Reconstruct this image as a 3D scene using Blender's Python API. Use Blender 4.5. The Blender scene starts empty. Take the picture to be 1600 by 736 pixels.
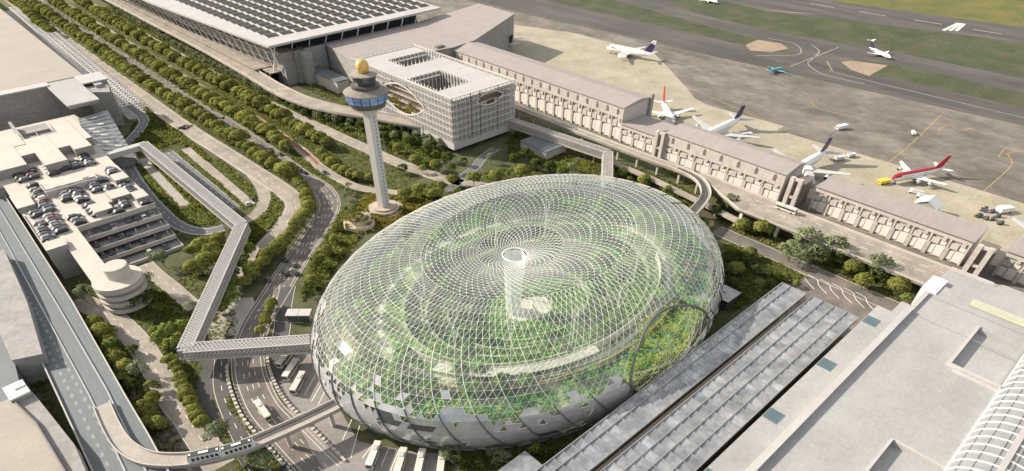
import bpy, math, random
import numpy as np
from mathutils import Vector, Matrix
R = math.radians
random.seed(7); rng = np.random.default_rng(7)
sc = bpy.context.scene
COL = sc.collection

# ------------------------------------------------------------------ survey
# the site grid: +Y runs along the boulevard, +X towards the runway, metres.
# The photograph's camera, used only to read positions on the site off the picture.
F, CX, CY, CAMH = 900., 785., 610., 165.
TILT, YAW = R(45), R(42.4)
_s, _c = math.sin(TILT), math.cos(TILT)
_fx, _fy = math.sin(YAW), math.cos(YAW)
def P(px, py, z=0.):
    a = (px-CX)/F; b = -(py-CY)/F
    h = _c+b*_s; v = -_s+b*_c
    t = (z-CAMH)/v
    return (t*(h*_fx+a*_fy), t*(h*_fy-a*_fx))
def PL(pts, z=0.): return [P(x, y, z) for x, y in pts]

# ------------------------------------------------------------------ helpers
def tag(o, label=None, cat=None, group=None, kind=None):
    if label: o['label'] = label
    if cat: o['category'] = cat
    if group: o['group'] = group
    if kind: o['kind'] = kind
    return o
def thing(name, label, cat, loc=(0, 0, 0), rz=0., group=None):
    o = bpy.data.objects.new(name, None); COL.objects.link(o)
    o.empty_display_size = 1; o.location = loc; o.rotation_euler = (0, 0, rz)
    return tag(o, label, cat, group)
def put(name, mesh, parent=None, loc=(0, 0, 0), rz=0.):
    o = bpy.data.objects.new(name, mesh); COL.objects.link(o)
    o.location = loc; o.rotation_euler = (0, 0, rz)
    if parent: o.parent = parent
    return o
def copy_tree(o, parent=None):
    c = o.copy(); COL.objects.link(c)
    if parent: c.parent = parent
    for ch in o.children: copy_tree(ch, c)
    return c

class MB:
    def each(s, name, mats, parent=None):
        """one object per connected piece"""
        par = list(range(len(s.v)))
        def fd(i):
            while par[i] != i: par[i] = par[par[i]]; i = par[i]
            return i
        for f in s.f:
            for k in f[1:]: par[fd(k)] = fd(f[0])
        g = {}
        for f, m in zip(s.f, s.m): g.setdefault(fd(f[0]), []).append((f, m))
        for fs in g.values():
            b = MB(); mp = {}
            for f, m in fs:
                for k in f:
                    if k not in mp: mp[k] = len(b.v); b.v.append(s.v[k])
                b.f.append(tuple(mp[k] for k in f)); b.m.append(m)
            b.build(name, mats, parent)
    def __init__(s): s.v = []; s.f = []; s.m = []
    def add(s, vs, fs, m=0):
        n = len(s.v); s.v += [tuple(map(float, q)) for q in vs]
        s.f += [tuple(n+i for i in f) for f in fs]; s.m += [m]*len(fs)
    def box(s, x0, y0, z0, x1, y1, z1, m=0):
        s.add([(x0,y0,z0),(x1,y0,z0),(x1,y1,z0),(x0,y1,z0),(x0,y0,z1),(x1,y0,z1),(x1,y1,z1),(x0,y1,z1)],
              [(0,3,2,1),(4,5,6,7),(0,1,5,4),(1,2,6,5),(2,3,7,6),(3,0,4,7)], m)
    def obox(s, c, sz, rz=0., m=0, taper=1.):
        cx, cy, cz = c; a, b, h = sz[0]/2, sz[1]/2, sz[2]
        co, si = math.cos(rz), math.sin(rz)
        vs = []
        for z, t in ((cz, 1.), (cz+h, taper)):
            for x, y in ((-a,-b),(a,-b),(a,b),(-a,b)):
                x *= t; y *= t
                vs.append((cx+x*co-y*si, cy+x*si+y*co, z))
        s.add(vs, [(0,3,2,1),(4,5,6,7),(0,1,5,4),(1,2,6,5),(2,3,7,6),(3,0,4,7)], m)
    def prism(s, poly, z0, z1, m=0, ms=None):
        poly = [tuple(p[:2]) for p in poly]
        ar = sum(poly[i][0]*poly[(i+1) % len(poly)][1]-poly[(i+1) % len(poly)][0]*poly[i][1] for i in range(len(poly)))
        if ar < 0: poly = poly[::-1]
        n = len(poly)
        z1f = z1 if callable(z1) else (lambda x, y: z1)
        vs = [(x, y, z0) for x, y in poly]+[(x, y, z1f(x, y)) for x, y in poly]
        s.add(vs, [tuple(range(n, 2*n))], m)
        s.add(vs, [(i, (i+1) % n, n+(i+1) % n, n+i) for i in range(n)]+[tuple(range(n-1, -1, -1))], m if ms is None else ms)
    def sheet(s, poly, z, m=0):
        poly = [tuple(p[:2]) for p in poly]
        ar = sum(poly[i][0]*poly[(i+1) % len(poly)][1]-poly[(i+1) % len(poly)][0]*poly[i][1] for i in range(len(poly)))
        if ar < 0: poly = poly[::-1]
        s.add([(x, y, z) for x, y in poly], [tuple(range(len(poly)))], m)
    def bar(s, p, q, w, h=None, m=0):
        p, q = Vector(p), Vector(q); d = q-p
        if d.length < 1e-6: return
        h = h or w; d.normalize()
        up = Vector((0, 0, 1)) if abs(d.z) < .95 else Vector((1, 0, 0))
        a = d.cross(up).normalized()*(w/2); b = a.cross(d).normalized()*(h/2)
        vs = [p-a-b, p+a-b, p+a+b, p-a+b, q-a-b, q+a-b, q+a+b, q-a+b]
        s.add(vs, [(0,3,2,1),(4,5,6,7),(0,1,5,4),(1,2,6,5),(2,3,7,6),(3,0,4,7)], m)
    def strip(s, path, w, z, h=0., m=0, off=0.):
        """ribbon of width w along a 2-D path (z number or list); h>0 makes it a slab hanging below z"""
        n = len(path); L = []; Rr = []
        for i in range(n):
            a = Vector(path[max(i-1, 0)][:2]); b = Vector(path[min(i+1, n-1)][:2]); d = (b-a).normalized()
            nn = Vector((-d.y, d.x)); c = Vector(path[i][:2])
            ww = w[i] if isinstance(w, (list, tuple)) else w
            L.append(c+nn*(off+ww/2)); Rr.append(c+nn*(off-ww/2))
        zs = z if isinstance(z, (list, tuple)) else [z]*n
        vs = [(p.x, p.y, zz) for p, zz in zip(L, zs)]+[(p.x, p.y, zz) for p, zz in zip(Rr, zs)]
        fs = [(i, n+i, n+i+1, i+1) for i in range(n-1)]
        s.add(vs, fs, m)
        if h:
            vs2 = [(x, y, zz-h) for x, y, zz in vs]
            k = len(vs)
            s.add(vs+vs2, [(k+i, k+i+1, k+n+i+1, k+n+i) for i in range(n-1)] +
                  [(i, i+1, k+i+1, k+i) for i in range(n-1)] + [(n+i+1, n+i, k+n+i, k+n+i+1) for i in range(n-1)] +
                  [(0, k, k+n, n), (n-1, 2*n-1, k+2*n-1, k+n-1)], m)
    def lathe(s, prof, c=(0, 0), n=24, m=0, cap=True):
        vs = []
        for r, z in prof:
            for i in range(n):
                t = 2*math.pi*i/n; vs.append((c[0]+r*math.cos(t), c[1]+r*math.sin(t), z))
        fs = [(j*n+i, j*n+(i+1) % n, (j+1)*n+(i+1) % n, (j+1)*n+i) for j in range(len(prof)-1) for i in range(n)]
        if cap: fs += [tuple(range(n-1, -1, -1)), tuple((len(prof)-1)*n+i for i in range(n))]
        s.add(vs, fs, m)
    def tube(s, pts, rad, n=8, m=0):
        vs = []; k = len(pts)
        for j, p in enumerate(pts):
            a = Vector(pts[max(j-1, 0)]); b = Vector(pts[min(j+1, k-1)]); d = (b-a).normalized()
            up = Vector((0, 0, 1)) if abs(d.z) < .9 else Vector((1, 0, 0))
            u = d.cross(up).normalized(); w = u.cross(d).normalized()
            r = rad[j] if isinstance(rad, (list, tuple)) else rad
            for i in range(n):
                t = 2*math.pi*i/n; vs.append(Vector(p)+u*(r*math.cos(t))+w*(r*math.sin(t)))
        fs = [(j*n+i, (j+1)*n+i, (j+1)*n+(i+1) % n, j*n+(i+1) % n) for j in range(k-1) for i in range(n)]
        fs += [tuple(range(n)), tuple((k-1)*n+n-1-i for i in range(n))]
        s.add(vs, fs, m)
    def mesh(s, name, mats, smooth=False):
        me = bpy.data.meshes.new(name); me.from_pydata(s.v, [], s.f)
        for k in (mats if isinstance(mats, (list, tuple)) else [mats]): me.materials.append(k)
        if any(s.m): me.polygons.foreach_set('material_index', s.m)
        if smooth: me.polygons.foreach_set('use_smooth', [True]*len(me.polygons))
        me.update(); return me
    def build(s, name, mats, parent=None, loc=(0, 0, 0), rz=0., smooth=False):
        return put(name, s.mesh(name, mats, smooth), parent, loc, rz)

def smooth_path(pts, n=8):
    """Catmull-Rom through 2-D points"""
    out = []
    q = [pts[0]]+list(pts)+[pts[-1]]
    for i in range(1, len(q)-2):
        p0, p1, p2, p3 = [np.array(k, float) for k in q[i-1:i+3]]
        for t in np.linspace(0, 1, n, endpoint=False):
            out.append(tuple(.5*(2*p1+(p2-p0)*t+(2*p0-5*p1+4*p2-p3)*t*t+(3*p1-p0-3*p2+p3)*t**3)))
    out.append(tuple(pts[-1])); return out

def resample(path, step):
    pts = [np.array(p[:2], float) for p in path]; out = [pts[0]]; acc = 0.; prev = pts[0]
    for p in pts[1:]:
        d = p-prev; L = np.linalg.norm(d)
        while acc+L >= step and L > 0:
            t = (step-acc)/L; prev = prev+d*t; out.append(prev.copy()); d = p-prev; L = np.linalg.norm(d); acc = 0.
        acc += L; prev = p
    return out

# ------------------------------------------------------------------ materials
def node(nt, t, **kw):
    n = nt.nodes.new(t)
    for k, v in kw.items(): setattr(n, k, v)
    return n
def mat(name, col, rough=.7, var=.12, scale=.3, metal=0., bump=0., fine=None, rand=0., spec=.4, stretch=None, vcol2=None, joints=None, island=0.):
    """Principled with large and small noise variation in world space; rand = per-object brightness spread"""
    m = bpy.data.materials.new(name); m.use_nodes = True; nt = m.node_tree
    b = nt.nodes['Principled BSDF']
    b.inputs['Roughness'].default_value = rough; b.inputs['Metallic'].default_value = metal
    b.inputs['Specular IOR Level'].default_value = spec
    geo = node(nt, 'ShaderNodeNewGeometry'); src = geo.outputs['Position']
    if stretch:
        mp = node(nt, 'ShaderNodeMapping'); mp.inputs['Scale'].default_value = stretch
        nt.links.new(src, mp.inputs[0]); src = mp.outputs[0]
    n1 = node(nt, 'ShaderNodeTexNoise'); n1.inputs['Scale'].default_value = scale; n1.inputs['Detail'].default_value = 6
    n1.inputs['Roughness'].default_value = .65
    nt.links.new(src, n1.inputs['Vector'])
    mr = node(nt, 'ShaderNodeMapRange'); mr.inputs[1].default_value = .25; mr.inputs[2].default_value = .75
    mr.inputs[3].default_value = 1-var; mr.inputs[4].default_value = 1+var
    nt.links.new(n1.outputs['Fac'], mr.inputs[0]); fac = mr.outputs[0]
    if fine:
        n2 = node(nt, 'ShaderNodeTexNoise'); n2.inputs['Scale'].default_value = fine[0]; n2.inputs['Detail'].default_value = 3
        nt.links.new(src, n2.inputs['Vector'])
        m2 = node(nt, 'ShaderNodeMapRange'); m2.inputs[1].default_value = .3; m2.inputs[2].default_value = .7
        m2.inputs[3].default_value = 1-fine[1]; m2.inputs[4].default_value = 1+fine[1]
        nt.links.new(n2.outputs['Fac'], m2.inputs[0])
        mu = node(nt, 'ShaderNodeMath', operation='MULTIPLY'); nt.links.new(fac, mu.inputs[0]); nt.links.new(m2.outputs[0], mu.inputs[1]); fac = mu.outputs[0]
    if rand:
        oi = node(nt, 'ShaderNodeObjectInfo')
        m3 = node(nt, 'ShaderNodeMapRange'); m3.inputs[3].default_value = 1-rand; m3.inputs[4].default_value = 1+rand
        nt.links.new(oi.outputs['Random'], m3.inputs[0])
        mu = node(nt, 'ShaderNodeMath', operation='MULTIPLY'); nt.links.new(fac, mu.inputs[0]); nt.links.new(m3.outputs[0], mu.inputs[1]); fac = mu.outputs[0]
    if island:
        m6 = node(nt, 'ShaderNodeMapRange'); m6.inputs[3].default_value = 1-island; m6.inputs[4].default_value = 1+island
        nt.links.new(geo.outputs['Random Per Island'], m6.inputs[0])
        mu = node(nt, 'ShaderNodeMath', operation='MULTIPLY'); nt.links.new(fac, mu.inputs[0]); nt.links.new(m6.outputs[0], mu.inputs[1]); fac = mu.outputs[0]
    if joints:   # slab or sheet joints: (size x, size y, joint width, darkness)
        br = node(nt, 'ShaderNodeTexBrick'); br.offset = 0.; br.inputs['Scale'].default_value = 1.
        br.inputs['Brick Width'].default_value = joints[0]; br.inputs['Row Height'].default_value = joints[1]; br.inputs['Mortar Size'].default_value = joints[2]; br.inputs['Mortar Smooth'].default_value = .3
        br.inputs['Color1'].default_value = (1, 1, 1, 1); br.inputs['Color2'].default_value = (.93, .93, .93, 1); br.inputs['Mortar'].default_value = (joints[3],)*3+(1,)
        nt.links.new(geo.outputs['Position'], br.inputs['Vector'])
        mu = node(nt, 'ShaderNodeMath', operation='MULTIPLY'); nt.links.new(fac, mu.inputs[0]); nt.links.new(br.outputs['Color'], mu.inputs[1]); fac = mu.outputs[0]
    vm = node(nt, 'ShaderNodeVectorMath', operation='SCALE')
    if vcol2:
        mx = node(nt, 'ShaderNodeMix', data_type='RGBA'); mx.inputs[6].default_value = (*col, 1); mx.inputs[7].default_value = (*vcol2, 1)
        n3 = node(nt, 'ShaderNodeTexNoise'); n3.inputs['Scale'].default_value = scale*1.7; n3.inputs['Detail'].default_value = 4
        nt.links.new(src, n3.inputs['Vector'])
        m4 = node(nt, 'ShaderNodeMapRange'); m4.inputs[1].default_value = .35; m4.inputs[2].default_value = .65
        nt.links.new(n3.outputs['Fac'], m4.inputs[0]); nt.links.new(m4.outputs[0], mx.inputs[0]); nt.links.new(mx.outputs[2], vm.inputs[0])
    else: vm.inputs[0].default_value = col
    nt.links.new(fac, vm.inputs['Scale']); nt.links.new(vm.outputs[0], b.inputs['Base Color'])
    if bump:
        bp = node(nt, 'ShaderNodeBump'); bp.inputs['Strength'].default_value = bump; bp.inputs['Distance'].default_value = .3
        nt.links.new(n1.outputs['Fac'], bp.inputs['Height']); nt.links.new(bp.outputs[0], b.inputs['Normal'])
    return m
def leaf_mat(name, col, col2, rand=.2, trans=.35):
    m = bpy.data.materials.new(name); m.use_nodes = True; nt = m.node_tree; nt.nodes.clear()
    out = node(nt, 'ShaderNodeOutputMaterial')
    geo = node(nt, 'ShaderNodeNewGeometry'); n1 = node(nt, 'ShaderNodeTexNoise'); n1.inputs['Scale'].default_value = .45; n1.inputs['Detail'].default_value = 5
    nt.links.new(geo.outputs['Position'], n1.inputs['Vector'])
    mr = node(nt, 'ShaderNodeMapRange'); mr.inputs[1].default_value = .35; mr.inputs[2].default_value = .65
    nt.links.new(n1.outputs['Fac'], mr.inputs[0])
    mx = node(nt, 'ShaderNodeMix', data_type='RGBA'); mx.inputs[6].default_value = (*col, 1); mx.inputs[7].default_value = (*col2, 1)
    nt.links.new(mr.outputs[0], mx.inputs[0])
    oi = node(nt, 'ShaderNodeObjectInfo'); m3 = node(nt, 'ShaderNodeMapRange'); m3.inputs[3].default_value = 1-rand; m3.inputs[4].default_value = 1+rand
    nt.links.new(oi.outputs['Random'], m3.inputs[0])
    m5 = node(nt, 'ShaderNodeMapRange'); m5.inputs[3].default_value = .78; m5.inputs[4].default_value = 1.24
    nt.links.new(geo.outputs['Random Per Island'], m5.inputs[0])
    mu = node(nt, 'ShaderNodeMath', operation='MULTIPLY'); nt.links.new(m3.outputs[0], mu.inputs[0]); nt.links.new(m5.outputs[0], mu.inputs[1])
    vm = node(nt, 'ShaderNodeVectorMath', operation='SCALE'); nt.links.new(mx.outputs[2], vm.inputs[0]); nt.links.new(mu.outputs[0], vm.inputs['Scale'])
    d = node(nt, 'ShaderNodeBsdfDiffuse'); t = node(nt, 'ShaderNodeBsdfTranslucent')
    nt.links.new(vm.outputs[0], d.inputs[0]); nt.links.new(vm.outputs[0], t.inputs[0])
    ms = node(nt, 'ShaderNodeMixShader'); ms.inputs[0].default_value = trans
    nt.links.new(d.outputs[0], ms.inputs[1]); nt.links.new(t.outputs[0], ms.inputs[2]); nt.links.new(ms.outputs[0], out.inputs[0])
    return m
def glass_mat(name, tint, haze=.12, hazecol=(.75, .78, .74), rough=.06, gloss=.9, fres=1.45):
    """architectural glazing: mostly clear, a pale film painting in milky glare, and a sky reflection that grows at grazing angles"""
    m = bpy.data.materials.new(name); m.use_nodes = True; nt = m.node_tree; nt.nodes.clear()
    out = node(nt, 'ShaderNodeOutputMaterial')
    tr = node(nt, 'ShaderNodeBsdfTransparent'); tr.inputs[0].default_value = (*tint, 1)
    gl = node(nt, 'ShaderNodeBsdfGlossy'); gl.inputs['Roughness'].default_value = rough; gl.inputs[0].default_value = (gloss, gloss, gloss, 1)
    df = node(nt, 'ShaderNodeBsdfDiffuse'); df.inputs[0].default_value = (*hazecol, 1)
    tl = node(nt, 'ShaderNodeBsdfTranslucent'); tl.inputs[0].default_value = (*hazecol, 1)
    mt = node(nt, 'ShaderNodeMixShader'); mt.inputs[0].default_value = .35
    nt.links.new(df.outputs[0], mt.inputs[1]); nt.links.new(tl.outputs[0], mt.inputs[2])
    m1 = node(nt, 'ShaderNodeMixShader'); m1.inputs[0].default_value = haze
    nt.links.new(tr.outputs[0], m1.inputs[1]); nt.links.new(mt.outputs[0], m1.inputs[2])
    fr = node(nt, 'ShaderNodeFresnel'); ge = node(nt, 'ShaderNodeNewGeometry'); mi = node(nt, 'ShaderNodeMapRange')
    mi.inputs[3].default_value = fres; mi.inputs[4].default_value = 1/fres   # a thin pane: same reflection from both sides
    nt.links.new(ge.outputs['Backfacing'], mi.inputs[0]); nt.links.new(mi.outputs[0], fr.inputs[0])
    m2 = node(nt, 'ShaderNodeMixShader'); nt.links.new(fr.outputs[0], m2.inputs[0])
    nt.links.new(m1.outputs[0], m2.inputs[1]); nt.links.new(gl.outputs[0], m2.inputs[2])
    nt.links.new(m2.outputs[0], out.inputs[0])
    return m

M = {}
M['soil'] = mat('soil', (.10, .095, .05), .95, .3, .08, vcol2=(.055, .075, .025), fine=(1.2, .25))
M['lawn'] = mat('lawn', (.085, .115, .032), .95, .25, .06, vcol2=(.15, .14, .05), fine=(1.5, .2))
M['airgrass'] = mat('airfield_grass', (.05, .07, .03), .95, .35, .025, vcol2=(.085, .085, .045), fine=(.4, .2))
M['drygrass'] = mat('dry_grass', (.16, .14, .04), .95, .25, .02, fine=(.4, .2), vcol2=(.11, .12, .035))
M['paleapron'] = mat('pale_apron_concrete', (.41, .365, .285), .85, .16, .03, fine=(.4, .1), vcol2=(.35, .32, .235), joints=(7.5, 7.5, .12, .8))
M['greyapron'] = mat('grey_apron_concrete', (.225, .20, .17), .85, .38, .03, fine=(.25, .18), vcol2=(.14, .125, .105), stretch=(1, .5, 1), joints=(9., 9., .12, .82))
M['tarmac'] = mat('taxiway_tarmac', (.075, .07, .066), .85, .25, .02, fine=(.3, .15), vcol2=(.12, .11, .10), stretch=(1.6, .25, 1))
M['dirt'] = mat('bare_shoulder', (.33, .25, .18), .9, .2, .05, fine=(.5, .15))
M['paint'] = mat('road_paint_white', (.75, .73, .68), .6, .15, .5)
M['ypaint'] = mat('faded_yellow_paint', (.5, .33, .10), .7, .3, .2)
M['paleroad'] = mat('pale_road_concrete', (.365, .32, .27), .85, .22, .06, fine=(.8, .14), vcol2=(.27, .24, .205))
M['road'] = mat('weathered_asphalt', (.20, .172, .15), .85, .25, .07, fine=(.8, .12), vcol2=(.13, .115, .105))
M['darkroad'] = mat('dark_asphalt', (.085, .082, .08), .85, .2, .1, fine=(.9, .12))
M['greyroad'] = mat('grey_ramp_asphalt', (.15, .155, .16), .8, .15, .1, fine=(.9, .1))
M['paving'] = mat('pale_paving', (.36, .33, .30), .8, .15, .15, fine=(1.2, .1))
M['bayfloor'] = mat('bus_bay_floor', (.25, .225, .215), .75, .16, .08, fine=(.6, .1))
M['redpave'] = mat('red_brick_paving', (.27, .12, .07), .9, .2, .3)
M['concrete'] = mat('pale_concrete', (.47, .43, .385), .8, .14, .12, fine=(.9, .08))
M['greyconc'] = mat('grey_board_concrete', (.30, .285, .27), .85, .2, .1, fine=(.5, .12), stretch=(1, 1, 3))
M['roofbeige'] = mat('beige_roof_membrane', (.36, .325, .28), .8, .08, .05, fine=(.8, .06), joints=(200., 2.2, .12, .93))
M['roofgrey'] = mat('light_grey_roof', (.385, .378, .37), .75, .16, .035, fine=(.8, .07), joints=(12., 9., .06, .88))
M['roofwhite'] = mat('white_roof_metal', (.50, .475, .455), .5, .07, .08, fine=(.6, .05), joints=(60., 3.6, .12, .9))
M['deck'] = mat('pale_parking_deck', (.53, .48, .425), .8, .07, .08, fine=(.7, .05), joints=(8., 8., .08, .92))
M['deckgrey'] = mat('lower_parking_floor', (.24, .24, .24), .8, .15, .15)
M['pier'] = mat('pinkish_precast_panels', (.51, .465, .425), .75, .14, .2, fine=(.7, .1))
M['pierlight'] = mat('cream_infill_panels', (.68, .635, .58), .7, .1, .3)
M['pierroof'] = mat('taupe_standing_roof', (.36, .32, .30), .6, .08, .1, fine=(.5, .05), joints=(60., 1.8, .1, .9))
M['void'] = mat('deep_window_glass', (.06, .06, .062), .35, .15, .3)
M['bronze'] = mat('bronze_louvre', (.185, .15, .13), .55, .15, .4)
M['hotellat'] = mat('hotel_screen_metal', (.60, .575, .545), .5, .07, .3)
M['bridgelat'] = mat('weathered_lattice_steel', (.52, .50, .475), .5, .08, .3)
M['white'] = mat('white_painted_steel', (.78, .77, .74), .4, .05, .3)
M['lattice'] = mat('white_lattice_steel', (.74, .73, .69), .5, .06, .3)
M['tower'] = mat('tower_concrete', (.60, .575, .54), .65, .06, .2)
M['darkmetal'] = mat('dark_roof_metal', (.12, .11, .105), .45, .12, .4, metal=.3)
M['steel'] = mat('grey_steel', (.36, .36, .36), .4, .1, .4, metal=.4)
M['blueglass'] = mat('blue_cab_glass', (.22, .36, .66), .08, .3, .5, spec=.9)
M['dullglass'] = mat('smoked_glass', (.07, .08, .085), .12, .2, .2, spec=.7)
M['skylight'] = mat('dark_skylight_louvre', (.045, .042, .04), .55, .3, .4, rand=.15, spec=.25)
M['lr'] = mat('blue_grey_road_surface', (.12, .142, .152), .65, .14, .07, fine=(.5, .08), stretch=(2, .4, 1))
M['lrmark'] = mat('worn_road_streaks', (.25, .275, .28), .8, .25, .5)
M['gold'] = mat('gilded_radome', (.75, .48, .16), .3, .25, .6, metal=.25)
M['earthred'] = mat('terracotta_edge', (.32, .25, .20), .85, .2, .3)
M['bark'] = mat('bark', (.13, .10, .075), .95, .25, 2.)
M['canopy'] = mat('metal_glass_canopy', (.235, .245, .26), .2, .4, .11, metal=.3, spec=.8, fine=(.5, .15), island=.13, vcol2=(.36, .37, .385))
M['canopydark'] = mat('canopy_gutter', (.09, .085, .085), .6, .2, .3)
M['teal'] = mat('teal_rooflight', (.10, .145, .165), .25, .15, .3)
M['vaultglass'] = mat('grey_vault_glazing', (.26, .27, .27), .18, .2, .2, spec=.8)
M['crim'] = mat('crimson_paint', (.36, .018, .028), .35, .08, .5)
M['purple'] = mat('dark_purple_paint', (.05, .022, .10), .35, .08, .5)
M['black'] = mat('black_rubber', (.025, .025, .027), .7, .1, 1.)
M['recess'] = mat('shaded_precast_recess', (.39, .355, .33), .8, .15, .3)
M['plane'] = mat('aircraft_white', (.80, .79, .77), .3, .03, .3)
M['planegrey'] = mat('aircraft_grey_wing', (.50, .50, .49), .4, .06, .3)
M['planeteal'] = mat('aircraft_teal', (.20, .42, .47), .35, .06, .3)
M['yellow'] = mat('tug_yellow', (.75, .55, .04), .45, .06, .5)
M['bus'] = mat('bus_cream', (.62, .59, .53), .4, .05, .5, rand=.12)
M['train'] = mat('train_charcoal', (.055, .055, .055), .35, .1, .5)
M['water'] = mat('falling_water', (.85, .87, .87), .6, .06, .5)
M['crowd'] = mat('pale_terrace_floor', (.66, .62, .54), .7, .15, .15)
M['terrace'] = mat('planted_terrace', (.40, .44, .28), .85, .25, .12, vcol2=(.20, .33, .10))
M['shop'] = mat('shop_glow_wall', (.58, .40, .16), .6, .35, .3)  # warm wall colour stands in for the glow of lit shops
M['skirt'] = mat('grey_skirt_panel', (.50, .505, .51), .12, .2, .07, metal=.3, spec=.7, fine=(.35, .1))
M['skirtdark'] = mat('dark_skirt_panel', (.17, .18, .195), .14, .2, .2, metal=.5, spec=.7)
M['rib'] = mat('dark_seam_rib', (.14, .15, .15), .4, .1, .5, metal=.3)
M['glass'] = glass_mat('dome_glazing', (.94, .985, .945), .055, (.82, .92, .80), gloss=1., fres=1.78)  # pale mint film paints a luminous milkiness into the panes
M['gateglass'] = glass_mat('gate_glazing', (.96, .97, .93), .04)
M['winglass'] = glass_mat('cable_glass', (.8, .85, .85), .05)
M['L_rain'] = leaf_mat('raintree_leaves', (.20, .215, .052), (.31, .315, .095), trans=.42)
M['L_bright'] = leaf_mat('bright_leaves', (.17, .22, .05), (.26, .30, .09))
M['L_grey'] = leaf_mat('silvery_leaves', (.17, .21, .10), (.28, .32, .18))
M['L_dark'] = leaf_mat('dark_leaves', (.065, .095, .025), (.13, .16, .042))
M['L_palm'] = leaf_mat('palm_fronds', (.14, .17, .08), (.26, .28, .16))
M['L_shrub'] = leaf_mat('shrub_leaves', (.105, .13, .03), (.215, .225, .06), rand=0)
M['L_gold'] = leaf_mat('ochre_shrub_leaves', (.15, .14, .025), (.26, .21, .04), rand=0)
M['L_in'] = leaf_mat('indoor_leaves', (.08, .30, .06), (.32, .44, .09))
M['L_lime'] = leaf_mat('lime_leaves', (.46, .55, .07), (.66, .70, .18), rand=0, trans=.5)
def car_paint():
    m = mat('car_paint', (.1, .1, .1), .3, 0., .5, spec=.6); nt = m.node_tree; b = nt.nodes['Principled BSDF']
    oi = node(nt, 'ShaderNodeObjectInfo'); cr = node(nt, 'ShaderNodeValToRGB'); cr.color_ramp.interpolation = 'CONSTANT'
    e = cr.color_ramp.elements; e[0].color = (.035, .037, .04, 1); e[1].position = .4; e[1].color = (.11, .112, .115, 1)
    for p, c in ((.62, (.2, .2, .2, 1)), (.75, (.02, .022, .03, 1)), (.93, (.5, .5, .48, 1)), (.985, (.2, .05, .04, 1))):
        k = e.new(p); k.color = c
    nt.links.new(oi.outputs['Random'], cr.inputs[0]); nt.links.new(cr.outputs[0], b.inputs['Base Color'])
    return m
M['car'] = car_paint()
# ------------------------------------------------------------------ world, sun, camera
w = bpy.data.worlds.new('World'); sc.world = w; w.use_nodes = True
nt = w.node_tree; bg = nt.nodes['Background']
sky = nt.nodes.new('ShaderNodeTexSky'); sky.sky_type = 'NISHITA'; sky.sun_disc = False
SUN_EL, SUN_AZ = R(29.5), R(330)
sky.sun_elevation = SUN_EL; sky.sun_rotation = SUN_AZ; sky.air_density = 1.; sky.dust_density = 2.5; sky.ozone_density = 1.
tc = nt.nodes.new('ShaderNodeTexCoord'); mp = nt.nodes.new('ShaderNodeMapping'); mp.inputs['Scale'].default_value = (1.4, 1.4, 3.2)
nz = nt.nodes.new('ShaderNodeTexNoise'); nz.inputs['Scale'].default_value = 2.1; nz.inputs['Detail'].default_value = 7; nz.inputs['Roughness'].default_value = .58
nt.links.new(tc.outputs['Generated'], mp.inputs[0]); nt.links.new(mp.outputs[0], nz.inputs['Vector'])
cr = nt.nodes.new('ShaderNodeMapRange'); cr.inputs[1].default_value = .42; cr.inputs[2].default_value = .6; nt.links.new(nz.outputs['Fac'], cr.inputs[0])
cm = nt.nodes.new('ShaderNodeMix'); cm.data_type = 'RGBA'; nt.links.new(cr.outputs[0], cm.inputs[0]); nt.links.new(sky.outputs[0], cm.inputs[6]); cm.inputs[7].default_value = (9., 8.6, 8., 1)
nt.links.new(cm.outputs[2], bg.inputs[0]); bg.inputs[1].default_value = .095
sl = bpy.data.lights.new('sun', 'SUN'); sl.energy = 5.; sl.angle = R(.5); sl.color = (1., .91, .78)
so = bpy.data.objects.new('sun', sl); COL.objects.link(so)
tosun = Vector((math.sin(SUN_AZ)*math.cos(SUN_EL), math.cos(SUN_AZ)*math.cos(SUN_EL), math.sin(SUN_EL)))
so.rotation_euler = tosun.to_track_quat('Z', 'Y').to_euler(); so.location = (0, 0, 300)
cd = bpy.data.cameras.new('camera'); cam = bpy.data.objects.new('camera', cd); COL.objects.link(cam); sc.camera = cam
cd.sensor_fit = 'HORIZONTAL'; cd.sensor_width = 36.; cd.lens = F/1600*36
cd.shift_x = (800-CX)/1600
cd.shift_y = (CY-368)/1600
cam.location = (0, 0, CAMH); cam.rotation_euler = (math.pi/2-TILT, 0, -YAW)
cd.clip_start = 1.; cd.clip_end = 8000.
sc.view_settings.view_transform = 'Standard'; sc.view_settings.look = 'None'; sc.view_settings.gamma = 1.
sc.view_settings.exposure = .52; sc.view_settings.use_curve_mapping = False
sc.cycles.max_bounces = 8; sc.cycles.transparent_max_bounces = 24; sc.cycles.diffuse_bounces = 3; sc.cycles.glossy_bounces = 3
sc.cycles.use_denoising = True

# ------------------------------------------------------------------ ground
def ground(name, polys, m, z):
    b = MB()
    for p in polys: b.sheet(p, z)
    return tag(b.build(name, m), kind='structure')
ground('ground', [[(-2500, -1500), (5000, -1500), (5000, 5000), (-2500, 5000)]], M['soil'], 0)
ground('lawn', [[(100, 520), (215, 380), (215, 1500), (100, 1500)]], M['lawn'], .004)
ground('airfield_lawn', [[(550, -600), (2600, -600), (2600, 2600), (550, 2600)]], M['airgrass'], .004)
ground('dry_grass_field', [PL([(1286, 0), (1600, 44), (1600, -60), (1150, -60)])], M['drygrass'], .008)
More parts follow.
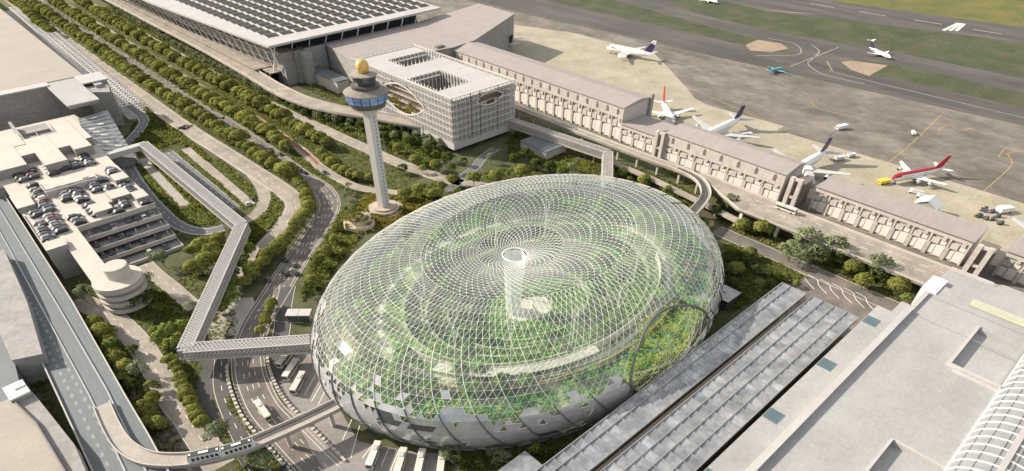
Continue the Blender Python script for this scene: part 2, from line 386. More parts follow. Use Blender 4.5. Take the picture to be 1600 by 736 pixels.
# aprons
taxi_near = [P(700, -8), P(800, 17), P(1600, 197), P(1900, 265)]
ground('grey_apron_ground', [[(330, -400), (330, 900), (500, 900)]+taxi_near+[(700, -400)]], M['greyapron'], .008)
ground('pale_apron_ground', [[(362, 560)]+PL([(800, 38), (900, 52), (952, 66), (1020, 81), (1048, 110), (1075, 140), (1085, 153), (1105, 164), (1225, 197), (1214, 204), (1230, 208), (1400, 257), (1600, 318), (1700, 352)])+[(360, -200)]], M['paleapron'], .012)
# taxiways and runway
ground('taxiway_pavement', [PL([(690, -10), (800, 17), (1600, 197), (1600, 170), (1370, 107), (1240, 84), (1160, 70), (800, -12)]),
                   PL([(930, -8), (1185, 62), (1240, 84), (1370, 107), (1330, 95), (1400, 100), (1600, 147), (1600, 122), (1350, 72), (1200, 48), (1085, 20), (1030, -8)])], M['tarmac'], .016)
ground('runway_pavement', [PL([(1000, -30), (1200, 18), (1400, 41), (1600, 67), (1600, 43), (1290, 0), (1130, -24)])], M['tarmac'], .016)
ground('bare_ground', [PL([(1165, 70), (1185, 62), (1220, 68), (1232, 76), (1205, 81), (1172, 79)]), PL([(1314, 97), (1330, 95), (1388, 102), (1362, 116), (1358, 119), (1330, 109)]),
                        PL([(1180, 14), (1290, 23), (1240, 20)])], M['dirt'], .02)
ground('verge_lawn', [PL([(1362, 116), (1388, 104), (1600, 150), (1600, 168)])], M['airgrass'], .02)
b = MB()
def pline(pts, w, n=6, z=.024): b.strip(smooth_path(PL(pts), n), w, z)
# runway piano keys seen at the far right, and centre dashes
for k in range(3):
    a0 = P(1474+10*k, 47.5+.4*k); a1 = P(1497+5*k, 36+.6*k)
    b.strip([a0, a1], 3.2, .024)
for a0, a1 in (((1343, 18), (1384, 25)), ((1428, 31), (1472, 38)), ((1265, 5), (1304, 12)), ((1520, 46), (1565, 53))): b.strip(PL([a0, a1]), .9, .024)

tag(b.build('runway_marking', M['paint']), kind='structure')
b = MB()
for pts in ([(1292, 95), (1300, 108), (1320, 117), (1600, 184)], [(1180, 87), (1240, 86), (1252, 80), (1240, 68), (1200, 60)], [(1262, 96), (1266, 104), (1290, 117), (1350, 131)], [(1234, 104), (1275, 88), (1310, 74)], [(1268, 70), (1280, 80), (1270, 91), (1262, 98)]):
    b.strip(smooth_path(PL(pts), 6), .9, .026)
tag(b.build('taxiway_marking', M['paleapron']), kind='structure')
b = MB()
for pts in ([(1110, 152), (1200, 190)], [(1536, 300), (1580, 258), (1575, 240), (1600, 236)], [(1510, 350), (1545, 310)], [(1380, 260), (1420, 228), (1470, 180)], [(1440, 300), (1405, 340)], [(1265, 155), (1280, 170), (1330, 182)], [(1090, 100), (1110, 95), (1130, 98)], [(1465, 205), (1480, 195), (1500, 203), (1520, 200)], [(1560, 245), (1572, 232), (1595, 238)]):
    b.strip(smooth_path(PL(pts), 6), .45, .026)
tag(b.build('stand_marking', M['ypaint']), kind='structure')

# ------------------------------------------------------------------ roads
roads = {}
def road(name, pts, wd, m, z=.02, kerb=True, world=False, n=8):
    path = smooth_path(pts if world else PL(pts), n)
    b = MB(); b.strip(path, wd, z)
    o = tag(b.build(name, m), kind='structure')
    roads[name+str(len(roads))] = (path, wd)
    if kerb:
        b = MB()
        ww = max(wd) if isinstance(wd, list) else wd
        for sd in (-1, 1): b.strip(path, .35, .14, .14, off=sd*(ww/2+.18))
        tag(b.build('kerb', M['concrete']), kind='structure')
    return path
MARK = MB()
def dashes(path, off=0., L=3., gap=5., w=.22, z=.034):
    pts = resample(path, 1.)
    i = 0
    while i+int(L) < len(pts)-1:
        seg = pts[i:i+int(L)+1]
        MARK.strip([tuple(p) for p in seg], w, z, off=off); i += int(L+gap)
def solid(path, off, w=.2, z=.034): MARK.strip(path, w, z, off=off)
# boulevard: parallel carriageways along Y
ra = road('boulevard_road', [(123, 1500), (123, 600), (124, 480), (126, 430), (128, 380), (129, 352), P(461, 316), P(450, 345), P(424, 377), P(392, 412), P(368, 438)], 12., M['paleroad'], .02, True, True)
rb = road('boulevard_road', [(146, 1500), (146, 600), (149, 480), (149, 420), (148, 386), P(469, 275), P(502, 296), P(514, 321), P(500, 352), P(474, 390), P(446, 432), P(428, 462), P(410, 490), P(395, 520), P(388, 548), P(388, 575), P(395, 603), P(413, 640), P(446, 676), P(478, 710), P(510, 742)], 13., M['road'], .024, True, True)
rc = road('boulevard_road', [(167, 1500), (167, 560), (170, 480), (168, 400), (165, 372), P(502, 262), P(530, 280), P(568, 295), P(640, 303)], 6., M['paleroad'], .028, True, True)
rd = road('boulevard_road', [(189, 1500), (189, 590), (192, 500), (198, 410), (203, 350), (206, 320), (214, 285), (226, 262)], 9., M['paleroad'], .02, True, True)
red = road('brick_path', [(172.5, 470), (171, 430), (167, 380), (164, 362)], 2.6, M['redpave'], .034, False, True)
red = road('brick_path', [(137, 468), (139, 420), (139, 372), (139.5, 358)], 2., M['redpave'], .034, False, True)
for p in (ra, rb): dashes(p); solid(p, 5.2); solid(p, -5.2)
dashes(rb, 2.2); dashes(rb, -2.2); dashes(rd)
# parking plaza and side streets near the zig-zag bridge
ground('plaza_pavement', [PL([(345, 470), (395, 464), (400, 480), (386, 520), (376, 552), (345, 552), (330, 540), (318, 505)])], M['paving'], .013)
r1 = road('side_street', [(226, 412), (247, 432), (272, 452), (292, 470), (306, 480)], 7., M['paleroad']); dashes(r1)
r2 = road('side_street', [(120, 468), (150, 482), (180, 500), (206, 524), (228, 552), (250, 590), (270, 625), (292, 652), (310, 680), (345, 730)], 9.5, M['paleroad'], .024); dashes(r2, 0, 3, 4)
ground('forecourt_pavement', [PL([(190, 600), (215, 590), (240, 600), (262, 622), (300, 660), (330, 700), (330, 736), (200, 736), (190, 660)])], M['road'], .016)
r3 = road('slip_road', [(350, 545), (347, 562), (345, 585), (347, 610), (358, 642), (379, 688), (410, 742)], 5.5, M['darkroad'], .028); dashes(r3)
r4 = road('slip_road', [(334, 548), (328, 575), (322, 606), (320, 632), (335, 670)], 6., M['darkroad'], .02, False)
# U-turn lanes between the hedges
u1 = road('loop_road', [(290, 232), (330, 266), (366, 297), (392, 320)], 5., M['paleroad'])
u2 = road('loop_road', [(262, 238), (300, 270), (340, 303), (366, 326)], 6.5, M['greyroad'], .024)
u3 = road('loop_road', [(392, 270), (408, 290), (413, 312), (403, 332), (384, 344), (360, 350)], 6.5, M['paleroad'], .028)
u4 = road('loop_road', [(222, 248), (250, 280), (290, 322)], 5., M['paving'])
rp = road('ramp_road', [(195, 160), (212, 172), (225, 187), (220, 200), (205, 218), (193, 236), (205, 268), (228, 302), (255, 332), (283, 354), (318, 362), (350, 356)], 7., M['greyroad'], .03)
dashes(rp); solid(rp, 3.1); solid(rp, -3.1); dashes(u2)
r5 = road('service_road', [(700, 300), (722, 278), (742, 262), (755, 246), (775, 232)], 6., M['greyroad'])
# bus bay
ground('bus_bay_pavement', [PL([(418, 555), (500, 540), (520, 620), (560, 690), (640, 705), (720, 712), (720, 760), (520, 760), (480, 690), (440, 620)])], M['bayfloor'], .03)
b = MB()
for a0, a1 in (((476, 617), (496, 580)), ((487, 627), (507, 592)), ((497, 633), (513, 600)), ((535, 688), (550, 655)), ((548, 716), (562, 665)), ((566, 716), (586, 690)), ((610, 736), (625, 700)), ((596, 728), (608, 700))): b.strip(PL([a0, a1]), .3, .05)
tag(b.build('bay_marking', M['paint']), kind='structure')
road('bay_road', [(450, 448), (444, 476), (441, 512), (433, 556), (440, 600)], 7., M['darkroad'], .036, True)
# right-hand ground road and marked apron between dome and viaduct
road('railside_road', [(286, 135), (286, 40), (286, -20)], 10., M['road'], .02, True, True)
ground('marked_yard_pavement', [[(246, 40), (281, 40), (281, 86), (262, 82), (246, 70)]], M['road'], .016)
b = MB()
for k in range(6):
    x, y = P(1262+19*k, 434+7*k); b.strip(smooth_path([(x-7, y-7), (x-3, y-1), (x+1, y+2), (x+2, y+7)], 5), .35, .036)
tag(b.build('yard_marking', M['paint']), kind='structure')
b = MB()
for dx in (293, 294.5, 296.5, 298): b.box(dx-.12, 30, .01, dx+.12, 150, .25)
for y in range(30, 150, 2): b.box(292, y, .005, 299, y+.5, .12)
tag(b.build('rail_track', M['bark']), 'dark railway track between the railside road and the wide viaduct', 'railway track')
tag(MARK.build('lane_marking', M['paint']), kind='structure')
# hedged kerb wall with white blocks beside the main road under the sky train
for off, nm in ((-8.2, 'main'), (8.2, 'bay')):
    b = MB(); seg = rb[-44:]
    b.strip(seg, .9, .9, .9, off=off)
    pts = resample(seg, 2.4)
    for i in range(1, len(pts)-1):
        d = pts[i+1]-pts[i-1]; d /= np.linalg.norm(d); nn = np.array((-d[1], d[0])); c = pts[i]+nn*off
        b.obox((c[0], c[1], .9), (1.2, 1.3, .5), math.atan2(d[1], d[0]))
    tag(b.build('crenellated_wall', M['concrete']), 'pale block-topped roadside wall on the '+('left side of the main brown road' if off < 0 else 'bus bay side of the brown road'), 'wall')
# ------------------------------------------------------------------ vegetation
def leaf_quads(cent, nrm, size, jit=.5, squash=1.):
    """cent (n,3), nrm (n,3) preferred normals -> verts, quads"""
    n = len(cent)
    nr = nrm+rng.normal(size=(n, 3))*jit; nr /= np.linalg.norm(nr, axis=1)[:, None]+1e-9
    t = np.cross(nr, rng.normal(size=(n, 3))); t /= np.linalg.norm(t, axis=1)[:, None]+1e-9
    u = np.cross(nr, t); sz = (size*rng.uniform(.6, 1.3, n))[:, None]
    a, bb = t*sz*.5, u*sz*.5*rng.uniform(.6, 1., n)[:, None]
    v = np.stack([cent-a-bb*.6, cent+a-bb*.6, cent+a*.7+bb, cent-a*.7+bb], 1).reshape(-1, 3)
    return v
def leaf_mesh(name, v, m, nrm=None):
    n = len(v)//4; me = bpy.data.meshes.new(name)
    me.vertices.add(n*4); me.vertices.foreach_set('co', v.astype(np.float32).ravel())
    me.loops.add(n*4); me.loops.foreach_set('vertex_index', np.arange(n*4, dtype=np.int32))
    me.polygons.add(n); me.polygons.foreach_set('loop_start', np.arange(0, n*4, 4, dtype=np.int32))
    me.polygons.foreach_set('use_smooth', np.ones(n, dtype=bool)) if nrm is not None else None
    me.update(calc_edges=True); me.materials.append(m)
    if nrm is not None: me.normals_split_custom_set_from_vertices(nrm.astype(np.float32))
    return me
def up_normals(S):
    n = np.array((-.2, .35, .9))+rng.normal(size=(sum(len(q) for q in S)//4, 3))*.38
    n /= np.linalg.norm(n, axis=1)[:, None]; return np.repeat(n, 4, 0)
def crown_mesh(name, m, rx, rz, zc, nclump, nleaf, leaf, under=-.35, rough=.25):
    """clumps over an umbrella-shaped shell; uneven outline with gaps"""
    V = []; NR = []
    lob = rng.normal(size=(7, 3)); lob /= np.linalg.norm(lob, axis=1)[:, None]; amp = rng.uniform(-rough, rough, 7)
    for i in range(nclump):
        d = rng.normal(size=3); d /= np.linalg.norm(d)
        if d[2] < under: d[2] = -d[2]
        r = rng.uniform(.55, 1.)**.5*(1+sum(amp*np.maximum(lob@d, 0)**2))
        c = np.array((d[0]*rx, d[1]*rx, d[2]*rz))*r
        k = int(nleaf*rng.uniform(.6, 1.3)); cr = rx*rng.uniform(.2, .34)
        o = rng.normal(size=(k, 3)); o /= np.linalg.norm(o, axis=1)[:, None]; o[:, 2] = np.abs(o[:, 2])*1.1-.35
        cent = c+o*np.array((cr, cr, cr*.7))+np.array((0, 0, zc))
        V.append(leaf_quads(cent, o+np.array((0, 0, .5)), leaf))
        q = V[-1]-np.array((0, 0, zc-rz*.5)); q /= np.linalg.norm(q, axis=1)[:, None]; q += .55*np.repeat(o, 4, 0); q /= np.linalg.norm(q, axis=1)[:, None]; NR.append(q)
    return leaf_mesh(name, np.concatenate(V), m, np.concatenate(NR))
def trunk_mesh(name, h, r, spread, nl=5):
    b = MB(); b.tube([(0, 0, -.1), (.1, 0, h*.35), (.05, .1, h*.6)], [r, r*.75, r*.6], 7)
    for i in range(nl):
        t = 2*math.pi*i/nl+random.random(); k = spread*random.uniform(.5, .9)
        b.tube([(.05, .05, h*random.uniform(.4, .6)), (k*.5*math.cos(t), k*.5*math.sin(t), h*.78), (k*math.cos(t), k*math.sin(t), h*random.uniform(.92, 1.1))], [r*.5, r*.33, r*.15], 5)
    return b.mesh(name, M['bark'])
def palm_crown(name, m, h, L, nf=18):
    b = MB()
    for i in range(nf):
        t = 2*math.pi*i/nf*2.4+random.random()*.3; up = random.uniform(.0, .9); l = L*random.uniform(.8, 1.1)
        pts = []
        for s in np.linspace(0, 1, 6):
            r = l*s; z = h+l*(up*s-1.05*s*s)+.2
            pts.append((r*math.cos(t), r*math.sin(t), z))
        for j in range(5):
            p, q = Vector(pts[j]), Vector(pts[j+1]); sd = Vector((-math.sin(t), math.cos(t), 0))
            w0 = L*.13*math.sin(math.pi*(j/5*.85+.12)); w1 = L*.13*math.sin(math.pi*((j+1)/5*.85+.12))
            b.add([p, q, q+sd*w1-Vector((0, 0, w1*.5)), p+sd*w0-Vector((0, 0, w0*.5))], [(0, 1, 2, 3)])
            b.add([p, q, q-sd*w1-Vector((0, 0, w1*.5)), p-sd*w0-Vector((0, 0, w0*.5))], [(0, 1, 2, 3)])
    return b.mesh(name, m)
KIND = {}
def kind(k, crowns, trunks, cat='tree', name='tree'): KIND[k] = (crowns, trunks, cat, name)
kind('rain', [crown_mesh('crown', M['L_rain'], 4.3, 3., 4.9, 58, 40, .8, -.3, .16) for _ in range(5)], [trunk_mesh('trunk', 5., .28, 3.2) for _ in range(3)], name='rain_tree')
kind('small', [crown_mesh('crown', M['L_rain'], 2.7, 2.2, 3.4, 30, 30, .6) for _ in range(3)], [trunk_mesh('trunk', 3.4, .18, 1.8) for _ in range(2)], name='round_tree')
kind('bright', [crown_mesh('crown', M['L_bright'], 3.2, 2.7, 4.4, 36, 30, .7, -.5, .4) for _ in range(3)], [trunk_mesh('trunk', 4.4, .2, 2.2) for _ in range(2)], name='leafy_tree')
kind('grey', [crown_mesh('crown', M['L_grey'], 4.2, 3.2, 6., 44, 26, .6, -.5, .5) for _ in range(3)], [trunk_mesh('trunk', 6., .24, 3.4, 7) for _ in range(2)], name='broadleaf_tree')
kind('dark', [crown_mesh('crown', M['L_dark'], 3.6, 2.9, 4.8, 40, 30, .7, -.4, .35) for _ in range(3)], [trunk_mesh('trunk', 4.6, .22, 2.4) for _ in range(2)], name='evergreen_tree')
kind('indoor', [crown_mesh('crown', M['L_in'], 3.2, 2.5, 4.2, 34, 26, .75, -.5, .4) for _ in range(4)], [trunk_mesh('trunk', 4.2, .2, 2.2) for _ in range(2)], name='garden_tree')
kind('palm', [palm_crown('crown', M['L_palm'], 6.5, 3.9, 22) for _ in range(4)], [None], 'palm', 'palm_tree')
def palm_trunk(h):
    b = MB(); b.tube([(0, 0, -.1), (.15, .05, h*.5), (0, 0, h+.3)], [.24, .17, .15], 7); return b.mesh('trunk', M['bark'])
KIND['palm'] = (KIND['palm'][0], [palm_trunk(6.5)], 'palm', 'palm_tree')
NT = 0
def tree(k, x, y, label, group, s=1., z=0., sz=1.):
    global NT; NT += 1
    cr, tr, cat, nm = KIND[k]
    o = thing(nm, label, cat, (x, y, z), random.uniform(0, 6.28), group); o.scale = (s, s, s*sz)
    put('trunk', random.choice(tr), o); put('crown', random.choice(cr), o)
    return o
def row(k, path, step, label, group, smin=1.02, smax=1.5, jit=.9, skip=.0):
    for p in resample(path, step)[:]:
        if random.random() < skip: continue
        tree(k, p[0]+random.uniform(-jit, jit), p[1]+random.uniform(-jit, jit), label, group, random.uniform(smin, smax))
# boulevard rows (down to where each row bends away)
row('rain', [(135, 1040), (134, 560), (136, 480), (137, 430), (138, 385), (139, 352)], 8.6, 'round crowned rain tree in the boulevard row nearest the white gantry frames', 'rain trees along the boulevard')
row('rain', [(155.5, 1020), (155.5, 600), (158, 500), (159, 430), (157, 385)], 8.6, 'round crowned rain tree in the middle row of the boulevard', 'rain trees along the boulevard')
row('rain', [(179, 985), (178, 720), (178, 600), (180, 500), (181, 420), (181, 370)], 8.8, 'round crowned rain tree in the boulevard row beside the palm bed', 'rain trees along the boulevard')
row('rain', PL([(505, 250), (528, 272), (560, 283), (590, 285)]), 6.5, 'rain tree on the lawn behind the control tower foot', 'rain trees behind the tower', .7, 1.)
row('rain', PL([(8, -8), (40, 14), (62, 36), (80, 50)], 5), 8.6, 'rain tree at the near end of the row beyond the grey hall roof', 'rain trees beyond the grey hall', 1., 1.3)
# curved double row between the two bending roads
row('rain', PL([(436, 262), (462, 278), (478, 300), (482, 322), (470, 345), (452, 365), (438, 388)], 4), 5.6, 'rain tree in the curved row between the two bending roads', 'rain trees of the curved median', .8, 1.05, .8)
row('rain', PL([(432, 388), (420, 400), (408, 412), (395, 425), (385, 440)], 4), 5., 'dark rain tree in the clump at the lower end of the curved median', 'rain trees at the median end', .8, 1.05, 2.)
row('rain', PL([(425, 470), (417, 485), (412, 498), (404, 512)], 4), 3.6, 'rain tree in the hedge-like clump above the zig-zag footbridge', 'rain trees above the footbridge', .55, .75, 1.6)
row('rain', PL([(300, 392), (318, 382), (340, 372), (330, 398), (318, 418), (300, 415), (345, 395), (322, 402)], 4), 5., 'rounded tree in the grove west of the zig-zag footbridge', 'grove beside the footbridge', .75, 1.05, 1.)
row('bright', PL([(368, 462), (352, 478), (340, 486), (385, 400), (392, 386)], 3), 5., 'lime green tree tucked against the long arm of the footbridge', 'lime trees by the footbridge', .6, .9, 1.)
for x, y, s in ((248, 530, 1.), (262, 520, 1.1), (268, 538, .9), (243, 515, .8), (282, 512, 1.), (290, 528, .7)):
    p = P(x, y, 4); tree('bright', p[0], p[1], 'big pale leafed tree in the clump left of the footbridge corner', 'pale trees left of the footbridge corner', s)
row('rain', PL([(266, 562), (277, 578), (284, 600), (293, 622), (301, 640), (312, 658), (318, 668)], 3), 4.4, 'small dense tree in the row leading down to the sky train', 'trees leading down to the train', .55, .72, .5)
row('rain', PL([(148, 505), (170, 532), (183, 560), (190, 598)], 4), 5.5, 'dark round tree beside the blue grey elevated road', 'trees beside the elevated road', .7, .95, .6)
row('rain', PL([(235, 618), (233, 640), (228, 660)], 4), 4.5, 'dark round tree on the forecourt between road and elevated track', 'forecourt trees', .6, .8, .5)
for x, y, s, k, t in ((212, 578, .8, 'grey', 'silvery feathery tree on the verge below the side street'), (340, 678, .95, 'grey', 'large silvery tree just behind the sky train cars'),
        (252, 405, 1., 'grey', 'silvery spreading tree right of the spiral ramp'), (128, 460, .85, 'grey', 'silvery tree at the foot of the spiral ramp on the left'), (222, 448, 1.1, 'grey', 'grey green tree in the shade behind the spiral ramp'),
        (300, 478, .7, 'grey', 'small silvery tree beside the footbridge long arm'), (415, 722, .9, 'grey', 'silvery tree below the sky train track'), (210, 470, 1.1, 'dark', 'dark tree in the spiral ramp shade'), (236, 462, 1., 'dark', 'dark tree right of the spiral ramp shade'), (245, 480, .9, 'dark', 'dark tree at the lower edge of the ramp grove')):
    p = P(x, y, 5); tree(k, p[0], p[1], t, None, s)
for x, y, s, k in ((612, 205, 1., 'dark'), (640, 222, 1., 'dark'), (668, 236, 1., 'dark'), (622, 232, .9, 'rain'), (650, 250, .9, 'rain'), (682, 258, .9, 'rain'), (705, 262, .8, 'dark'), (600, 222, .9, 'dark'), (585, 205, .9, 'dark'), (660, 262, .8, 'bright'), (630, 262, .8, 'dark'), (725, 250, .7, 'dark'), (700, 245, .9, 'dark')):
    p = P(x, y, 4); tree(k, p[0], p[1], ('dark' if k == 'dark' else 'light')+' tree on the slope between tower shaft and hotel podium', 'slope trees below the hotel', s)
for x, y, s, k in ((520, 372, .8, 'bright'), (508, 392, .85, 'rain'), (498, 412, .9, 'dark'), (488, 440, .9, 'rain'), (480, 456, .8, 'dark'), (512, 412, .7, 'bright'), (500, 436, .8, 'bright'), (528, 352, .7, 'rain'), (535, 390, .6, 'bright')):
    p = P(x, y, 4); tree(k, p[0], p[1], ('light' if k == 'bright' else 'dark')+' green tree in the strip between brown road and dome', 'trees between road and dome', s)
for x, y, s, k in ((160, 520, 1., 'rain'), (176, 545, 1., 'dark'), (196, 575, .9, 'rain'), (204, 600, .8, 'dark'), (150, 500, .8, 'bright'), (236, 600, .8, 'bright'), (226, 640, .9, 'rain'), (245, 660, .7, 'rain'), (205, 545, .7, 'dark')):
    p = P(x, y, 4); tree(k, p[0], p[1], 'tree on the verge between blue grey road and side street', 'verge trees by the side street', s)
# palms in front of the skylit terminal
for i, p in enumerate(resample([(199, 900), (197, 640), (199, 560), (200, 480)], 6.5)):
    tree('palm', p[0]+random.uniform(-2.5, 2.5), p[1], 'palm in the long bed in front of the skylit terminal', 'palms in front of the terminal', random.uniform(.85, 1.15))
for p in resample([(204, 470), (206, 430), (212, 400), (222, 370), (232, 345), (240, 320)], 5.5):
    tree('palm', p[0]+random.uniform(-5, 6), p[1]+random.uniform(-3, 3), 'palm in the green slope below the lattice hotel', 'palms below the hotel', random.uniform(.75, 1.05))
    tree('dark', p[0]+random.uniform(-6, 8), p[1]+random.uniform(-3, 3), 'dark tree in the green slope below the lattice hotel', 'dark trees below the hotel', random.uniform(.6, .95))
for p in resample([(160, 315), (150, 300), (142, 285), (136, 268)], 7):
    tree('palm', p[0]+random.uniform(-2, 2), p[1]+random.uniform(-2, 2), 'palm in the planted bank beside the dome left edge', 'palms by the dome', random.uniform(.6, .8))
# around the far side of the dome
for x, y, s, k, t in ((632, 303, .9, 'rain', 0), (655, 296, .9, 'rain', 0), (675, 303, .8, 'rain', 0), (708, 283, 1., 'rain', 0), (740, 281, 1., 'rain', 0), (775, 278, 1.05, 'rain', 0), (817, 270, 1.1, 'rain', 0), (668, 300, .8, 'bright', 1), (690, 290, .8, 'bright', 1), (713, 297, .8, 'bright', 1), (820, 246, 1.2, 'dark', 2), (806, 252, 1.2, 'dark', 2), (838, 258, 1.1, 'dark', 2), (800, 238, 1., 'dark', 2), (860, 262, 1., 'dark', 2), (880, 270, .9, 'dark', 2),
                      (970, 272, 1.1, 'bright', 1), (982, 280, .8, 'bright', 1), (922, 278, .8, 'bright', 1), (1008, 282, .9, 'rain', 3), (1042, 296, .9, 'bright', 3), (1052, 310, .8, 'dark', 3), (1098, 345, .9, 'bright', 3), (1118, 330, .9, 'dark', 3), (1143, 322, 1., 'grey', 3), (1128, 318, .8, 'dark', 3)):
    t = ['round tree in the row along the far rim of the dome', 'lime tree close behind the far rim of the dome', 'dark tree around the small blue roofed shed', 'tree in the belt between the dome and the elevated road'][t]
    p = P(x, y, 4); tree(k, p[0], p[1], t, t.replace('tree', 'trees', 1), s)
for x, y, s in ((893, 258, .9), (767, 245, 1.)):
    p = P(x, y, 5); tree('palm', p[0], p[1], 'single pale palm standing '+('between shed and lattice link' if x > 800 else 'on the lane below the hotel'), None, s)
for x, y, s, k in ((1162, 350, .8, 'rain'), (1192, 358, 1., 'rain'), (1183, 352, .7, 'dark'), (1240, 388, 1., 'grey'), (1262, 375, 1.15, 'grey'), (1255, 395, .9, 'grey'), (1275, 392, .9, 'grey'), (1302, 385, 1.05, 'grey'), (1290, 400, .8, 'dark'), (1312, 402, .8, 'dark'), (1335, 418, .9, 'rain'), (1375, 412, 1., 'grey'), (1362, 420, .7, 'dark'), (1352, 438, .85, 'rain'), (1405, 447, .95, 'rain'), (1384, 430, .7, 'dark'), (1420, 462, .7, 'bright')):
    p = P(x, y, 8 if k == 'grey' else 5); s *= 1.35 if k == 'grey' else 1.15; tree(k, p[0], p[1], {'grey': 'tall silvery tree under the edge of the wide viaduct', 'rain': 'dark domed tree between the viaduct and the railside road', 'dark': 'small dark tree in the shade of the viaduct', 'bright': 'pale tree by the corner of the beige terminal roof'}[k], 'trees along the viaduct', s)
for x, y, s, k in ((1182, 418, .8, 'bright'), (1187, 440, .75, 'bright'), (1168, 405, .8, 'dark'), (1230, 430, .6, 'bright'), (1247, 438, .55, 'bright'), (1150, 400, .8, 'dark'), (1145, 440, .7, 'dark'), (1205, 440, .7, 'dark'), (1160, 455, .7, 'dark'), (1140, 400, .9, 'dark'), (1172, 395, .8, 'rain'), (1200, 425, .8, 'bright'), (1215, 432, .7, 'dark'), (1150, 420, .9, 'rain'), (1135, 462, .8, 'bright')):
    p = P(x, y, 4); tree(k, p[0], p[1], ('bright green' if k == 'bright' else 'dark')+' tree in the garden between dome and glass canopy', 'garden trees by the canopy', s)
for x, y, s, k in ((702, 715, .8, 'grey'), (725, 722, .6, 'dark'), (775, 712, .7, 'grey'), (790, 718, .6, 'grey'), (835, 700, .75, 'bright'), (855, 705, .6, 'dark'), (750, 722, .6, 'dark'), (815, 715, .6, 'dark')):
    p = P(x, y, 3); tree(k, p[0], p[1], ('silvery' if k == 'grey' else 'green')+' shrub tree at the foot of the dome by the canopy', 'trees at the dome foot', s)

# shrubs: dense planting nobody could count
def scatter(polys, dens, hmax, leaf, out, k=7, scale=.08, z=0., avoid=()):
    from mathutils import noise
    def inside(p, poly):
        x, y = p; c = False; j = len(poly)-1
        for i in range(len(poly)):
            if (poly[i][1] > y) != (poly[j][1] > y) and x < (poly[j][0]-poly[i][0])*(y-poly[i][1])/(poly[j][1]-poly[i][1])+poly[i][0]: c = not c
            j = i
        return c
    for poly in polys:
        xs = [p[0] for p in poly]; ys = [p[1] for p in poly]
        n = int((max(xs)-min(xs))*(max(ys)-min(ys))*dens)
        for _ in range(n):
            x = random.uniform(min(xs), max(xs)); y = random.uniform(min(ys), max(ys))
            if not inside((x, y), poly): continue
            q = noise.noise((x*scale, y*scale, 3.))*.5+.5; q2 = noise.noise((x*.5, y*.5, 9.))*.5+.5
            if q2 < .28: continue
            h = hmax*(.15+.85*q*q2*1.6)
            ok = True
            for path, wd in avoid:
                if ok and min((x-a[0])**2+(y-a[1])**2 for a in path) < (wd/2+.9)**2: ok = False
            if not ok: continue
            o = rng.normal(size=(k, 3)); o /= np.linalg.norm(o, axis=1)[:, None]; o[:, 2] = np.abs(o[:, 2])
            r = random.uniform(.5, 1.1)
            out.append(leaf_quads(np.array((x, y, z+h*.4))+o*np.array((r, r, h*.6)), o+np.array((0, 0, .6)), leaf))
AV = [(resample(p, 3.), w_) for p, w_ in roads.values()]
AV = [([q for q in p if q[1] < 640], w_) for p, w_ in AV]; AV = [a for a in AV if a[0]]
S = []
scatter([[(193.5, 930), (207, 930), (206, 480), (195, 500)]], .45, 2.2, .9, S, 6)
scatter([[(200, 480), (214, 480), (240, 395), (240, 312), (212, 300), (206, 330), (202, 410)]], .8, 3., .8, S, 7, avoid=AV)
scatter([PL([(205, 200), (232, 165), (262, 190), (300, 222), (330, 250), (322, 258), (280, 222), (250, 232), (205, 235)])], .8, 2.6, .8, S, 7, avoid=AV)
scatter([PL([(210, 240), (232, 236), (300, 290), (350, 332), (330, 352), (290, 352), (250, 320), (222, 270)])], .8, 2., .7, S, 7, avoid=AV)
for q in ([(285, 228), (296, 228), (380, 300), (388, 322), (372, 328)], [(332, 248), (345, 250), (392, 290), (406, 320), (396, 325), (388, 300)], [(250, 232), (260, 236), (362, 330), (345, 335)], [(410, 268), (425, 290), (450, 318), (430, 352), (405, 385), (385, 395), (392, 352), (418, 330), (424, 305)]):
    scatter([PL(q)], 1., 1.9, .7, S, 7, avoid=AV)
scatter([PL([(420, 345), (440, 340), (430, 370), (380, 430), (350, 462), (338, 490), (300, 520), (310, 460), (360, 400)])], .9, 2.4, .8, S, 7, avoid=AV)
scatter([PL([(120, 440), (160, 470), (215, 440), (260, 430), (290, 480), (270, 500), (230, 500), (180, 490), (150, 480)])], .9, 2.2, .7, S, 7, avoid=AV)
scatter([PL([(230, 505), (265, 490), (310, 470), (330, 430), (290, 560), (262, 570), (240, 545)])], .7, 1.8, .7, S, 7, avoid=AV)
scatter([PL([(130, 480), (165, 500), (200, 560), (190, 600), (225, 590), (240, 640), (225, 680), (150, 550)])], .6, 1.6, .7, S, 7, avoid=AV)
scatter([PL([(480, 420), (495, 380), (520, 345), (545, 320), (600, 330), (560, 372), (530, 410), (505, 450), (470, 470)])], 1., 2.6, .8, S, 7, avoid=AV)
scatter([PL([(590, 300), (680, 285), (800, 262), (960, 275), (1010, 290), (930, 290), (700, 310), (640, 330)])], .5, 2., .8, S, 7, avoid=AV)
scatter([PL([(790, 225), (810, 200), (900, 250), (1000, 265), (1080, 300), (1090, 345), (1040, 300), (930, 272), (850, 262)])], .8, 2.2, .8, S, 7, avoid=AV)
scatter([PL([(1100, 320), (1160, 345), (1300, 400), (1420, 455), (1400, 475), (1290, 425), (1180, 375), (1120, 355)])], .7, 1.7, .7, S, 7, avoid=AV)
scatter([PL([(1130, 380), (1180, 392), (1262, 435), (1230, 445), (1140, 490), (1128, 470)])], 1., 1.8, .7, S, 7, avoid=AV)
scatter([PL([(690, 715), (760, 708), (860, 695), (905, 680), (840, 736), (700, 745)])], 1., 1.8, .7, S, 7)
scatter([PL([(815, 172), (940, 222), (1020, 255), (1090, 300), (1110, 280), (1020, 250)])], .8, 1.6, .7, S, 6)
scatter([PL([(0, 430), (130, 736), (80, 700), (30, 560)])], .5, 2., .7, S, 6)
